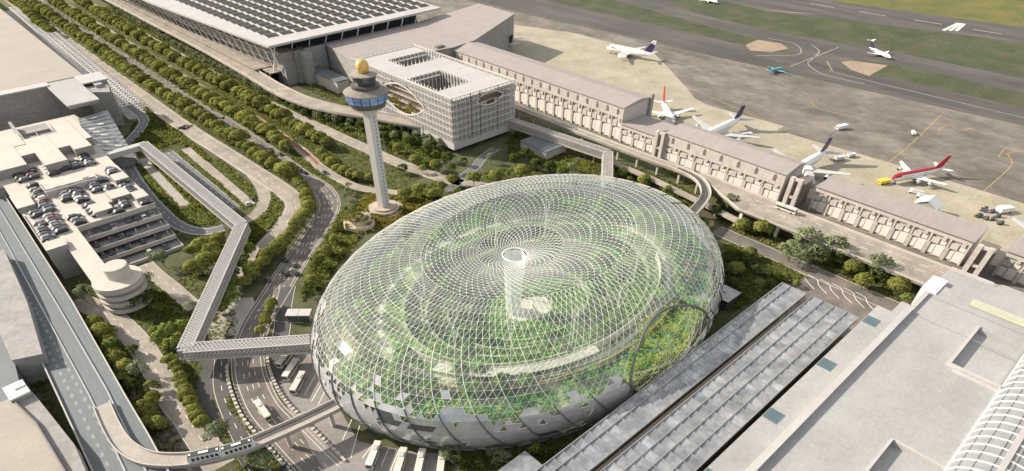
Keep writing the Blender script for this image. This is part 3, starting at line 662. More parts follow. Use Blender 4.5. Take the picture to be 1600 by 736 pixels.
scatter([PL([(355, 615), (375, 640), (400, 672), (425, 700), (405, 700), (380, 665), (358, 640)])], 1.2, 1.3, .6, S, 7)
scatter([PL([(360, 690), (410, 705), (450, 740), (370, 740)])], .8, 1.4, .6, S, 7)
scatter([PL([(430, 85), (460, 130), (560, 180), (600, 185), (540, 140), (480, 115)])], .4, 2., .7, S, 6)
scatter([[(292, 150), (318, 210), (312, 320), (305, 320), (300, 230), (288, 170)]], .5, 1.6, .7, S, 6)
scatter([[(118, 520), (140, 520), (150, 340), (130, 300)], [(140, 560), (200, 560), (205, 300), (160, 290), (145, 360)], [(60, 470), (112, 530), (118, 500), (112, 300), (60, 300)], [(0, 300), (60, 290), (40, 160), (-5, 180)]], .55, .9, .6, S, 6, avoid=AV)
scatter([PL([(400, 180), (470, 205), (560, 280), (520, 300), (440, 240), (390, 200)])], .5, 1.2, .7, S, 6, avoid=AV)
scatter([[(126, 1000), (143, 1000), (141, 500), (130, 500)], [(148, 1000), (163, 1000), (166, 500), (152, 500)], [(170, 980), (186, 980), (188, 470), (174, 480)]], .22, .9, .7, S, 5)
TWX, TWY = P(601, 329)
tag(put('shrubbery', leaf_mesh('shrubbery', np.concatenate(S), M['L_shrub'], up_normals(S))), 'dense low green shrubs covering the planted verges and banks', 'shrubs', kind='stuff')
S = []
scatter([PL([(492, 440), (540, 380), (550, 345), (575, 322), (560, 352), (560, 382), (520, 420)])], .8, 1.8, .7, S, 7)
scatter([PL([(615, 310), (668, 300), (660, 322), (630, 330)])], 1., 1.5, .7, S, 7)
scatter([PL([(545, 335), (590, 305), (600, 310), (560, 335), (555, 372), (545, 372)])], 1., 1.4, .6, S, 7)
scatter([[(TWX-24, TWY-16), (TWX+20, TWY-20), (TWX+30, TWY+8), (TWX+10, TWY+22), (TWX-20, TWY+18)]], .8, 1.6, .7, S, 7, avoid=AV+[([(TWX, TWY)], 21)])
tag(put('ochre_shrubbery', leaf_mesh('ochre_shrubbery', np.concatenate(S), M['L_gold'], up_normals(S))), 'yellow green clipped shrubs around the control tower foot', 'shrubs', kind='stuff')
# ------------------------------------------------------------------ the glass dome
EX, EY, EA, EB = 157.3, 153.3, 103.1, 76.3      # plan ellipse
OX, OY, OR_ = 150., 156.5, 5.4                      # oculus
ZB, HT, NS, RC = 11.4, 38., 2.07, .5
dome = thing('glass_dome', 'huge oval glass and white lattice dome with a funnel roof and a waterfall inside', 'dome', (EX, EY, 0))
def dp(k, z, th):
    """dome surface point at radius factor k, angle th (arrays ok)"""
    if k >= RC: cx, cy, a, b = EX, EY, EA*k, EB*k
    else:
        t = k/RC; sm = t*t*(3-2*t)
        cx = OX+(EX-OX)*sm; cy = OY+(EY-OY)*sm
        t0 = OR_/(EA*RC)
        a = OR_+(EA*RC-OR_)*max(0, (t-t0)/(1-t0)); b = OR_+(EB*RC-OR_)*max(0, (t-t0)/(1-t0))
    return np.stack([cx+a*np.cos(th), cy+b*np.sin(th), np.full_like(th, z)], -1)
def zin(k):
    t = (RC-k)/(RC-.06)
    return HT-7.*max(0, min(1.1, t))**1.6
prof = []
for j in range(5): t = 1-j/5; prof.append((1-.05*t**2, ZB*(1-t)+.02))
NU = 18
for j in range(NU+1):
    f = (math.pi/2)*(j/NU); prof.append((RC+(1-RC)*math.cos(f)**(2/NS), ZB+(HT-ZB)*math.sin(f)**(2/NS)))
NSEG = 168
TW = 2*math.pi/NSEG
rings = []
for j, (k, z) in enumerate(prof): rings.append(dp(k, z, (np.arange(NSEG)+.5*(j % 2))*TW))
ZR = len(rings)
GT, GZ, GDT, GDZ = R(-87), 19., R(15), 12.5
def in_gate(p, g=1.):
    th = math.atan2((p[1]-EY)/EB, (p[0]-EX)/EA)
    return ((th-GT)/GDT)**2+((p[2]-GZ)/GDZ)**2 < g
def beams(E, w, d, m, name, parent):
    E = np.array(E); p, q = E[:, 0], E[:, 1]
    t = q-p; t /= np.linalg.norm(t, axis=1)[:, None]+1e-9
    c = np.array((EX, EY, -30.)); nn = (p+q)/2-c; nn /= np.linalg.norm(nn, axis=1)[:, None]
    s_ = np.cross(t, nn); s_ /= np.linalg.norm(s_, axis=1)[:, None]+1e-9; u = np.cross(s_, t)
    a = s_*(w/2); b_ = u*(d/2)
    v = np.stack([p-a-b_, p+a-b_, p+a+b_, p-a+b_, q-a-b_, q+a-b_, q+a+b_, q-a+b_], 1).reshape(-1, 3)
    n = len(E); base = (np.arange(n)*8)[:, None, None]
    f = (np.array([(0, 1, 5, 4), (1, 2, 6, 5), (2, 3, 7, 6), (3, 0, 4, 7)])[None]+base).reshape(-1, 4)
    me = bpy.data.meshes.new(name); me.vertices.add(len(v)); me.vertices.foreach_set('co', (v-np.array((EX, EY, 0))).astype(np.float32).ravel())
    me.loops.add(len(f)*4); me.loops.foreach_set('vertex_index', f.astype(np.int32).ravel())
    me.polygons.add(len(f)); me.polygons.foreach_set('loop_start', np.arange(0, len(f)*4, 4, dtype=np.int32)); me.update(calc_edges=True)
    me.materials.append(m); return put(name, me, parent)
E1 = []; seen = set(); glass = MB(); skirt = MB(); gate = MB()
org = np.array((EX, EY, 0))
from mathutils import noise as mnoise
def zone(rings, n, par0, horiz=True, skirt_on=False, diag=True):
    for j in range(len(rings)-1):
        A, B = rings[j], rings[j+1]; odd = (j+par0) % 2
        for i in range(n):
            a0, a1 = A[i], A[(i+1) % n]
            b0, b1 = (B[i], B[(i+1) % n])
            # up triangle and down triangle of the staggered grid
            if odd == 0: t1 = (a0, a1, b0); t2 = (a1, b1, b0)
            else: t1 = (a0, b1, b0); t2 = (a0, a1, b1)
            for ti, t in enumerate((t1, t2)):
                c = (t[0]+t[1]+t[2])/3
                loc = [q-org for q in t]
                if skirt_on and in_gate(c, 1.12): gate.add(loc, [(0, 1, 2)]); continue
                if skirt_on and c[2] < 27:
                    blk = mnoise.noise((i//3*.93, 7.7, 0.))*3.2+mnoise.noise((i*.61, j*.6, 4.))*3.5
                    lim = 19.+blk*1.7
                    if c[2] < lim or (c[2] < lim+5 and mnoise.noise((i*.42+3, j*.9, 2.)) > .22):
                        hole = mnoise.noise((i*.9, j*1.1+ti*.5, 21.)) > .42 and c[2] > 2
                        if not hole: skirt.add(loc, [(0, 1, 2)], 1 if mnoise.noise((i*.21, j*.55, 11.)) > .3 else 0); continue
                glass.add(loc, [(0, 1, 2)])
                for e0, e1 in ((0, 1), (1, 2), (2, 0)):
                    ka = tuple(sorted((tuple(np.round(t[e0], 2)), tuple(np.round(t[e1], 2)))))
                    if ka not in seen: seen.add(ka); E1.append((t[e0], t[e1]))

zone(rings, NSEG, 0, True, True)
n2 = 84; r2 = []
ks = np.linspace(RC, .2, 15)
for j, k in enumerate(ks): r2.append(dp(k, zin(k), (np.arange(n2)+.5*(j % 2))*2*math.pi/n2+R(.0)))
zone(r2, n2, 0, True)
n3 = 42; r3 = []
for j, k in enumerate(np.linspace(.2, OR_/EA+.0005, 11)): r3.append(dp(k, zin(k), (np.arange(n3)+.5*j)*2*math.pi/n3))
E3 = []
for j in range(len(r3)-1):
    A, B = r3[j], r3[j+1]
    for i in range(n3):
        glass.add([A[i]-org, A[(i+1) % n3]-org, B[i]-org], [(0, 1, 2)]); glass.add([A[(i+1) % n3]-org, B[(i+1) % n3]-org, B[i]-org], [(0, 1, 2)])
        E3.append((A[i], B[i])); E3.append((A[(i+1) % n3], B[i]))
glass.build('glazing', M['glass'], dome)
skirt.build('skirt_panels', [M['skirt'], M['skirtdark']], dome)
gate.build('gate_glazing', M['gateglass'], dome)
beams(E1, .1, .11, M['lattice'], 'roof_lattice', dome)
beams(E3, .15, .15, M['white'], 'funnel_lattice', dome)
# seam ribs sweeping up the flank
for s0 in range(0, NSEG, 4):
    pts = [rings[j][(s0-(j+1)//2) % NSEG] for j in range(ZR-6)]
    pts = [p+(p-org)*np.array((.003, .003, 0)) for p in pts]
    E_ = [(pts[j], pts[j+1]) for j in range(len(pts)-1) if not in_gate((pts[j]+pts[j+1])/2)]
    right = abs(s0-20) < 30 or s0 > 180
    lo_ = [e for e in E_ if e[0][2] < 20 or right]; hi_ = [e for e in E_ if not (e[0][2] < 20 or right)]
    if lo_: beams(lo_, .34, .34, M['rib'], 'seam_rib', dome)
    if hi_: beams(hi_, .16, .16, M['lattice'], 'upper_seam_rib', dome)
# oculus ring, base ring, gate rim
b = MB(); th = np.linspace(0, 2*math.pi, 49)
pts = [tuple(q-org) for q in dp(OR_/EA, zin(.06)-.2, th)]; b.tube(pts, .28, 8); b.build('oculus_ring', M['white'], dome, smooth=True)
b = MB(); pts = [tuple(q-org) for q in dp(.952, .35, np.linspace(0, 2*math.pi, 121))]; b.tube(pts, .45, 6); b.build('base_ring', M['concrete'], dome)
def surf(th, z):
    if z < ZB: k = 1-.05*(1-z/ZB)**2
    else:
        s_ = min(1, ((z-ZB)/(HT-ZB)))**(NS/2); f = math.asin(s_); k = RC+(1-RC)*math.cos(f)**(2/NS)
    return np.array((EX+EA*k*math.cos(th), EY+EB*k*math.sin(th), z))
b = MB(); pts = []
for t in np.linspace(0, 2*math.pi, 61): pts.append(tuple((surf(GT+GDT*math.cos(t), GZ+GDZ*math.sin(t))-org)*np.array((1.006, 1.006, 1))))
b.tube(pts, .55, 8); grim = b.build('gate_rim', M['rib'], dome, smooth=True)
EG = []
for k in range(24):
    t0 = random.uniform(0, 2*math.pi); t1 = t0+random.uniform(1.6, 4.2)
    prev = None
    for u in np.linspace(0, 1, 9):
        x = (1-u)*math.cos(t0)+u*math.cos(t1); y = (1-u)*math.sin(t0)+u*math.sin(t1)
        q = surf(GT+GDT*x, GZ+GDZ*y)
        if prev is not None: EG.append((prev, q))
        prev = q
beams(EG, .09, .1, M['lattice'], 'gate_lattice', grim)
# interior: floor, stepped terraces, shop ring, tree columns
def ringslab(b, k0, k1, z0, z1, m=0, a0=0, a1=360, n=96, off=(0, 0)):
    th = np.linspace(R(a0), R(a1), n+1)
    o = [(EA*k1*math.cos(t)+off[0], EB*k1*math.sin(t)+off[1]) for t in th]; i_ = [(EA*k0*math.cos(t)+off[0], EB*k0*math.sin(t)+off[1]) for t in th]
    vs = [(x, y, z1) for x, y in o]+[(x, y, z1) for x, y in i_]+[(x, y, z0) for x, y in o]+[(x, y, z0) for x, y in i_]
    N = n+1
    b.add(vs, [(k, k+1, N+k+1, N+k) for k in range(n)]+[(N+k, N+k+1, 3*N+k+1, 3*N+k) for k in range(n)]+[(2*N+k, 2*N+k+1, k+1, k) for k in range(n)], m)
b = MB(); th = np.linspace(0, 2*math.pi, 97)[:-1]
b.sheet([(EA*.94*math.cos(t), EB*.94*math.sin(t)) for t in th], .06); b.build('ground_floor', M['crowd'], dome)
b = MB()
for k0, k1, z0, z1 in ((.60, .945, 12.4, 13.4), (.5, .62, 8.6, 9.4), (.40, .52, 5., 5.7), (.30, .42, 2.2, 2.9)): ringslab(b, k0, k1, z0, z1)
for k, z in ((.60, 13.4), (.5, 9.4), (.40, 5.7), (.30, 2.9)): ringslab(b, k, k+.012, z, z+1.1)
for k, z, wd in ((.70, 13.41, .022),): ringslab(b, k, k+wd, z, z+.05, 1)
ringslab(b, .66, .665, 13.4, 17.5, 1, 180, 330); ringslab(b, .675, .725, 17.5, 17.9, 1, 200, 258)
b.build('terraces', [M['terrace'], M['crowd']], dome)
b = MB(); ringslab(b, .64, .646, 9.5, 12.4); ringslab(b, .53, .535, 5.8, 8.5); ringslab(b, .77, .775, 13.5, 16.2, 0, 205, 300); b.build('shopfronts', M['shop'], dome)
b = MB()
for i in range(12):
    t = 2*math.pi*(i+.5)/12; x, y = EA*.53*math.cos(t), EB*.53*math.sin(t)
    b.tube([(x, y, 0), (x, y, 24)], .38, 8)
    for q in range(7):
        a_ = 2*math.pi*q/7; b.tube([(x, y, 24), (x+4.6*math.cos(a_), y+4.6*math.sin(a_), 36)], .1, 5)
b.build('branching_columns', M['white'], dome)
# waterfall and basin
wf = thing('waterfall', 'white column of water falling from the hole in the glass dome roof', 'waterfall', (OX, OY, 0))
b = MB(); N = 40
vs = []
LV = np.linspace(0, 1, 14)
for u in LV:
    for i in range(N):
        t = 2*math.pi*i/N; r = (OR_-.5)*(1-.28*u**.6)+.22*math.sin(5*t+3*u)+.18*math.sin(11*t-2*u)+random.uniform(-.12, .12)
        vs.append((r*math.cos(t), r*math.sin(t), 30.6-28.4*u))
b.add(vs, [(j*N+i, (j+1)*N+i, (j+1)*N+(i+1) % N, j*N+(i+1) % N) for j in range(len(LV)-1) for i in range(N)])
wm = glass_mat('water_veil', (.95, .97, .97), .95, (.97, .98, .98), .3)
b.build('water_curtain', wm, wf, smooth=True)
b = MB(); b.lathe([(9.5, 0.1), (9.5, 1.2), (8.6, 1.2), (8.6, .8), (.1, .8)], n=40, cap=False); b.build('basin', M['crowd'], wf)
# plants indoors
for i in range(190):
    t = random.uniform(0, 2*math.pi); lev = random.choice([0, 0, 0, 0, 1, 2, 3])
    k = [random.uniform(.68, .88), random.uniform(.54, .6), random.uniform(.44, .5), random.uniform(.34, .4)][lev]; z = [13.4, 9.4, 5.7, 2.9][lev]
    a_ = R(-87)
    if lev == 0 and abs((t+math.pi) % (2*math.pi)-math.pi-a_) < .24: continue
    tree('indoor' if random.random() < .8 else 'palm', EX+EA*k*math.cos(t), EY+EB*k*math.sin(t),
         ['indoor tree on the broad upper terrace under the dome glass', 'indoor tree on the third terrace of the dome valley', 'indoor tree on the second terrace of the dome valley', 'indoor tree on the lowest terrace round the waterfall'][lev], 'trees inside the glass dome', random.uniform(.6, 1.15), z)
S = []
def ring_poly(k0, k1, a0, a1, n=24):
    th = np.linspace(R(a0), R(a1), n)
    return [(EX+EA*k1*math.cos(t), EY+EB*k1*math.sin(t)) for t in th]+[(EX+EA*k0*math.cos(t), EY+EB*k0*math.sin(t)) for t in th[::-1]]
for a0 in range(0, 360, 60):
    scatter([ring_poly(.76, .93, a0+3, a0+60)], 1.2, 2.8, .9, S, 6, z=13.5)
    scatter([ring_poly(.62, .69, a0+3, a0+58)], .8, 1.6, .7, S, 5, z=13.5)
    scatter([ring_poly(.52, .6, a0, a0+60)], 1.3, 2.4, 1., S, 6, z=9.5)
    scatter([ring_poly(.42, .5, a0, a0+60)], 1.3, 2.4, 1., S, 6, z=5.8)
    scatter([ring_poly(.32, .4, a0, a0+60)], 1.4, 2.4, 1., S, 6, z=3.)
    scatter([ring_poly(.12, .29, a0, a0+60)], 1.5, 2.4, 1., S, 6, z=.1)
tag(put('indoor_planting', leaf_mesh('indoor_planting', np.concatenate(S), M['L_in'], up_normals(S))), 'lush green planting on the terraces inside the glass dome', 'plants', kind='stuff')
# the gate garden: a bank of lime foliage right behind the oval opening
S = []
for _ in range(1100):
    x = random.uniform(-1, 1); y = random.uniform(-1, 1)
    if x*x+y*y > .95: continue
    if mnoise.noise((x*4, y*4, 1.)) < -.02: continue
    q = surf(GT+GDT*x, GZ+GDZ*y); inn = (np.array((EX, EY, q[2]-10))-q); inn /= np.linalg.norm(inn)
    c = q+inn*random.uniform(2., 4.5); k = 9
    o = rng.normal(size=(k, 3))*np.array((.5, .5, .8))
    S.append(leaf_quads(c+o, o+np.array((0, -.6, 1.)), .6))
tag(put('lime_bamboo', leaf_mesh('lime_bamboo', np.concatenate(S), M['L_lime'], np.tile(np.array((-.25, .3, .92)), (sum(len(q) for q in S), 1)))), 'lime green bamboo bank seen through the oval opening of the dome', 'bamboo', kind='stuff')
# ------------------------------------------------------------------ control tower
TX, TY = P(601, 329)
tw = thing('control_tower', 'tall white control tower with a wide blue windowed cab and golden radome', 'control tower', (TX, TY, 0), R(20))
b = MB(); HS = 57.
b.prism([(-3.2, -1.9), (3.2, -1.9), (3.2, 1.9), (-3.2, 1.9)], 0, HS); b.build('shaft', M['tower'], tw)
for sx in (0.,):
    b = MB()
    for z in np.arange(4, HS-3, 2.): b.box(.1, -2.1, z, 1.4, -1.9, z+.85)
    b.each('shaft_window', M['blueglass'], tw)
b = MB(); b.lathe([(5.4, HS-.2), (7.8, HS+.5), (8.9, HS+1.3), (9.2, HS+1.8)], n=16); b.build('cab_soffit', M['tower'], tw)
b = MB(); b.lathe([(9.1, HS+1.8), (10., HS+4.2)], n=16, cap=False); b.build('lower_gallery', mat('louvre_gallery', (.13, .12, .11), .4, .3, 1.2), tw)
b = MB(); b.lathe([(9.9, HS+4.2), (10.3, HS+4.3), (10.9, HS+8.2), (10.5, HS+8.2)], n=16); cabf = b.build('cab_frame', M['darkmetal'], tw)
for i in range(16):
    b = MB(); t0 = 2*math.pi*(i+.06)/16; t1 = 2*math.pi*(i+.94)/16
    for z0, z1, r0, r1 in ((HS+4.5, HS+6.2, 10.5, 10.85), (HS+6.4, HS+8.1, 10.9, 11.2)):
        b.add([(r0*math.cos(t0), r0*math.sin(t0), z0), (r0*math.cos(t1), r0*math.sin(t1), z0), (r1*math.cos(t1), r1*math.sin(t1), z1), (r1*math.cos(t0), r1*math.sin(t0), z1)], [(0, 1, 2, 3)])
    b.build('cab_window', M['blueglass'], cabf)
b = MB(); b.lathe([(11.6, HS+8.2), (11.7, HS+8.7), (7.2, HS+10.4)], n=16); b.build('cab_roof', mat('brown_cab_roof', (.24, .21, .185), .6, .1, .3), tw)
b = MB(); b.lathe([(7.2, HS+10.3), (7.4, HS+11.8), (5.6, HS+12.)], n=16); b.build('roof_plinth', M['darkmetal'], tw)
b = MB(); b.lathe([(5.3, HS+12), (6.2, HS+16)], n=12); b.build('visual_control_room', M['dullglass'], tw)
b = MB(); b.lathe([(6.8, HS+16), (6.9, HS+16.6), (3.6, HS+17.2)], n=12); b.build('upper_roof', mat('grey_brown_roof', (.30, .27, .235), .6, .1, .3), tw)
b = MB(); b.lathe([(2.5, HS+17.2), (3.05, HS+18.4), (3.3, HS+19.7), (3.15, HS+21.), (2.6, HS+22.1), (1.5, HS+22.9), (.1, HS+23.2)], n=20); b.build('radome', M['gold'], tw, smooth=True)
# terraced foot
tb = thing('tower_plinth', 'pale terraced round plinth at the control tower foot', 'plinth', (TX, TY, 0))
b = MB(); b.lathe([(11, 0), (11, 1.3)], n=40); b.lathe([(9, 1.3), (9, 2.4)], n=40); b.lathe([(7, 2.4), (7, 3.4)], n=40); b.build('round_step', mat('tan_step', (.42, .36, .29), .8, .15, .3), tb)
S = []
for _ in range(260):
    t = random.uniform(1.2, 5.6); r0 = random.choice((10, 12.3, 13.6, 15)); o = rng.normal(size=(8, 3)); o[:, 2] = abs(o[:, 2]); S.append(leaf_quads(np.array((r0*math.cos(t), r0*math.sin(t), 1.7 if r0 == 10 else .5))+o*.65, o+np.array((0, 0, .6)), .7))
put('ring_planting', leaf_mesh('ring_planting', np.concatenate(S), M['L_gold'], up_normals(S)), tb)
qx, qy = P(562, 352)
tb2 = thing('planter_mound', 'stepped planter mound with curved pale walls beside the tower foot', 'planter', (qx, qy, 0))
b = MB(); b.lathe([(9, 0), (8.6, 2.6)], n=36); b.lathe([(6.4, 2.6), (6.2, 4.2)], n=36, c=(1, .6)); b.lathe([(3.8, 4.2), (3.6, 5.4)], n=30, c=(1.8, 1)); b.build('curved_wall', mat('sand_wall', (.52, .44, .34), .8, .1, .3), tb2)
S = []
for r0, z in ((7.6, 2.6), (5.2, 4.2), (2.6, 5.4)):
    for _ in range(60):
        t = random.uniform(0, 6.28); o = rng.normal(size=(8, 3)); o[:, 2] = abs(o[:, 2]); S.append(leaf_quads(np.array((r0*math.cos(t), r0*math.sin(t), z+.4))+o*.55, o+np.array((0, 0, .6)), .6))
put('planting', leaf_mesh('planting', np.concatenate(S), M['L_gold']), tb2)

# ------------------------------------------------------------------ lattice hotel
HX0, HX1, HY0, HY1, HZ0, HZ1 = 241., 297., 312.5, 432., 4., 36.
ho = thing('lattice_hotel', 'white box building wrapped in openwork lattice with leaf shaped garden openings', 'hotel', (HX0, HY0, 0))
W_, D_ = HX1-HX0, HY1-HY0
wells = [(20, 80, 56, 102), (5, 22, 34, 56)]
b = MB()
# inner glass block in pieces around the two light wells
def block_with_holes(b, x0, y0, z0, x1, y1, z1, holes, m=0, floor=None):
    xs = sorted({x0, x1}|{h[0] for h in holes}|{h[2] for h in holes}); ys = sorted({y0, y1}|{h[1] for h in holes}|{h[3] for h in holes})
    xs = [x for x in xs if x0 <= x <= x1]; ys = [y for y in ys if y0 <= y <= y1]
    def hol(i, j):
        if i < 0 or j < 0 or i >= len(xs)-1 or j >= len(ys)-1: return True
        cx, cy = (xs[i]+xs[i+1])/2, (ys[j]+ys[j+1])/2
        return any(h[0] < cx < h[2] and h[1] < cy < h[3] for h in holes)
    for i in range(len(xs)-1):
        for j in range(len(ys)-1):
            if hol(i, j): continue
            a0, a1, c0, c1 = xs[i], xs[i+1], ys[j], ys[j+1]
            b.add([(a0, c0, z1), (a1, c0, z1), (a1, c1, z1), (a0, c1, z1)], [(0, 1, 2, 3)], m)
            b.add([(a0, c0, z0), (a1, c0, z0), (a1, c1, z0), (a0, c1, z0)], [(3, 2, 1, 0)], m)
            for di, dj, q in ((-1, 0, ((a0, c1), (a0, c0))), (1, 0, ((a1, c0), (a1, c1))), (0, -1, ((a0, c0), (a1, c0))), (0, 1, ((a1, c1), (a0, c1)))):
                if hol(i+di, j+dj): (p0, p1) = q; b.add([(*p0, z0), (*p1, z0), (*p1, z1), (*p0, z1)], [(0, 1, 2, 3)], m)
block_with_holes(b, 3.2, 3.2, 5., W_-3.2, D_-3.2, 33.4, [(h[0], h[1], h[2], h[3]) for h in wells]); b.build('room_block', mat('hotel_glass_wall', (.20, .19, .18), .4, .2, .25, fine=(.7, .25)), ho)
for z in np.linspace(HZ0+3.6, HZ1, 8)[1:-1]:
    b = MB(); block_with_holes(b, 1., 1., z-.25, W_-1., D_-1., z+.1, wells); b.build('floor_slab', M['roofwhite'], ho)
b = MB(); block_with_holes(b, .6, .6, 33.5, W_-.6, D_-.6, 34.3, wells); b.build('roof', M['roofwhite'], ho)
b = MB(); b.box(0, 0, HZ0-1, W_, D_, HZ0+3.6); b.build('podium', M['roofwhite'], ho)
for h in wells:
    b = MB(); b.box(h[0]-.05, h[1]-.05, 20, h[2]+.05, h[3]+.05, 20.4); o = b.build('courtyard_floor', M['greyconc'], ho)
    b = MB()
    for x in np.arange(h[0], h[2]+.1, 3.6):
        for y in (h[1]+.3, h[3]-.3): b.box(x-.25, y-.25, 20.4, x+.25, y+.25, 35.5)
    for y in np.arange(h[1], h[3]+.1, 3.4):
        for x in (h[0]+.3, h[2]-.3): b.box(x-.25, y-.25, 20.4, x+.25, y+.25, 35.5)
    for x in np.arange(h[0]+1, h[2]-1, 1.8): b.box(x-.15, h[3]-4, 32.4, x+.15, h[3], 32.8)
    b.build('courtyard_screen', M['lattice'], ho)
def leaf_open(u, z, c, a, h):
    d = abs(u-c[0])/a; return d < 1 and abs(z-c[1]) < h*(1-d*d)
def lattice_face(name, L, fn, opening):
    b = MB(); cw = 3.6; n = int(L/cw); cw = L/n; zs = np.linspace(HZ0+3.6, HZ1, 8)
    for j in range(len(zs)-1):
        for i in range(n):
            u0, u1, z0, z1 = i*cw, (i+1)*cw, zs[j], zs[j+1]; uc, zc = (u0+u1)/2, (z0+z1)/2
            if opening and leaf_open(uc, zc, *opening): continue
            for a_, c_ in (((u0, z0), (u1, z1)), ((u0, z1), (u1, z0)), ((u0, zc), (uc, z1)), ((uc, z1), (u1, zc)), ((u0, zc), (uc, z0)), ((uc, z0), (u1, zc))):
                b.bar(fn(*a_), fn(*c_), .26, .22)
            b.bar(fn(u0, z1), fn(u1, z1), .42, .4)
            b.bar(fn(u0, z0), fn(u0, z1), .3, .3)
    if opening:
        c, a, h = opening; up = [fn(c[0]+a*t, c[1]+h*(1-t*t)) for t in np.linspace(-1, 1, 17)]; dn = [fn(c[0]+a*t, c[1]-h*(1-t*t)) for t in np.linspace(1, -1, 17)]
        for q in (up, dn):
            for k in range(16): b.bar(q[k], q[k+1], .6, .9)
    return b.build(name, M['hotellat'], ho)
lattice_face('west_screen', D_, lambda u, z: (0, u, z), ((58, 22), 28, 9.5))
lattice_face('south_screen', W_, lambda u, z: (u, 0, z), ((33, 29.5), 12.5, 4.2))
lattice_face('east_screen', D_, lambda u, z: (W_, u, z), None); lattice_face('north_screen', W_, lambda u, z: (u, D_, z), None)
b = MB()
for i in range(1, 7): b.box(i*8-.35, -.3, HZ0+3, i*8+.35, .25, HZ1) if i in (2, 3, 5) else None
for (c, a, h), ax in ((((58, 22), 28, 9.5), 0), (((33, 29.5), 12.5, 4.2), 1)):
    poly = [(c[0]+a*t, c[1]+h*(1-t*t)) for t in np.linspace(-1, 1, 17)]+[(c[0]+a*t, c[1]-h*(1-t*t)) for t in np.linspace(.9, -.9, 15)]
    vs = [(3., u, z) if ax == 0 else (u, 3., z) for u, z in poly]
    b.add(vs, [tuple(range(len(vs)))] if ax == 1 else [tuple(range(len(vs)-1, -1, -1))], 1)
    for u in np.arange(c[0]-a*.7, c[0]+a*.7, 4.5): b.add([(.9, u, c[1]-h*.5), (1.2, u+.3, c[1]-h*.5), (1.2, u+.3, c[1]+h*.5), (.9, u, c[1]+h*.5)], [(0, 1, 2, 3)]) if ax == 0 else None
b.each('opening_recess', [M['bronze'], mat('bronze_recess', (.20, .15, .105), .7, .35, .3)], ho)
S = []
for _ in range(260):
    u = random.uniform(36, 80); z = random.uniform(13, 19+4*math.sin(u*.3))
    if leaf_open(u, z, (58, 22), 27, 9):
        o = rng.normal(size=(7, 3))*.6; S.append(leaf_quads(np.array((.9, u, z))+o*np.array((.5, 1, 1)), o+np.array((-1, 0, .6)), .7))
put('hanging_garden', leaf_mesh('hanging_garden', np.concatenate(S), M['L_gold']), ho)

# ------------------------------------------------------------------ skylit terminal, link hall
t3 = thing('skylight_terminal', 'vast terminal with a dark skylight grid over its whole flat roof', 'terminal', (214, 515, 0))
RX0, RY0, RX1, RY1 = 0, 0, 178, 520
b = MB(); b.prism([(0, -1), (184, 9), (196, 540), (-16, 540), (-16, 226)], 31.4, 33); t3r = b.build('roof', M['roofwhite'], t3)
b = MB(); b.prism([(14, 22), (168, 28), (180, 512), (8, 512), (6, 214)], 6, 31.4); b.build('glazed_hall', M['dullglass'], t3)
b = MB()
for y in np.arange(4, 500, 14):
    b.bar((3-y*.05, y, 31), (10-y*.03, y+1, 8), .7); b.bar((3-y*.05, y+.5, 31), (12-y*.03, y+8, 22), .4)
for x in np.arange(8, 170, 16): b.bar((x, 5, 31), (x, 20, 8), .7)
for z in (14, 20, 26, 30): b.strip([(13.6, 22), (5.6, 214), (7.6, 510)], .5, z, .5)
b.build('raking_column', M['white'], t3)
b = MB(); b.box(-4, 30, 9.4, 15, 512, 10.2); b.build('balcony', M['paleroad'], t3)
pb = MB(); pb.add([(-5.2, -3.9, 0), (5.2, -3.9, 0), (5.2, 3.9, 0), (-5.2, 3.9, 0), (-5.2, -3.9, .2), (5.2, -3.9, .2), (5.2, 3.9, 1.), (-5.2, 3.9, 1.)], [(4, 5, 6, 7)], 0)
pb.add(pb.v[:8], [(0, 1, 5, 4), (1, 2, 6, 5), (2, 3, 7, 6), (3, 0, 4, 7)], 1)
pm = pb.mesh('skylight', [M['skylight'], M['roofwhite']])
far = MB(); cnt = 0
for j, y in enumerate(np.arange(25, 420, 12.6)):
    xl = 11-y*.03
    for i, x in enumerate(np.arange(xl+6, 176, 13.2)):
        xx = x
        if xx > 176: continue
        if cnt < 100: put('skylight', pm, t3r, (xx, y, 33.02)); cnt += 1
        else:
            far.add([(xx+a, y+c, 33.02+z) for a, c, z in pb.v[:8]], [(4, 5, 6, 7)], 0); far.add([(xx+a, y+c, 33.02+z) for a, c, z in pb.v[:8]], [(0, 1, 5, 4), (1, 2, 6, 5), (2, 3, 7, 6), (3, 0, 4, 7)], 1)
tag(far.build('skylight_field', [M['skylight'], M['roofwhite']], t3r), kind='stuff')
# link hall with plain roof
lh = thing('link_hall', 'long low hall with a plain beige roof between skylit terminal and pier', 'terminal hall', (258, 440, 0))
hpa = [(10, 84), (-1, 10), (85, -2), (112, 2), (112, 85)]; hpb = [(112, 2), (188, 32), (190, 86), (112, 85)]
rz_ = lambda x, y: 24.6+max(0, x-112)/76*4.6
b = MB(); b.prism(hpa, 0, 23.8); b.prism(hpb, 0, lambda x, y: rz_(x, y)-.8); b.build('hall_wall', M['greyconc'], lh)
b = MB(); b.prism([(9.6, 84.4), (-1.5, 9.8), (85, -2.5), (112, 1.6), (112, 85.4)], 23.82, 24.6); b.build('roof', M['pierroof'], lh)
b = MB()
q = [(112, 1.6), (188.4, 31.7), (190.4, 86.4), (112, 85.4)]; v1 = [(x, y, rz_(x, y)-.78) for x, y in q]+[(x, y, rz_(x, y)) for x, y in q]
b.add(v1, [(0, 3, 2, 1), (4, 5, 6, 7), (0, 1, 5, 4), (1, 2, 6, 5), (2, 3, 7, 6), (3, 0, 4, 7)]); b.build('sloping_roof', M['pierroof'], lh)
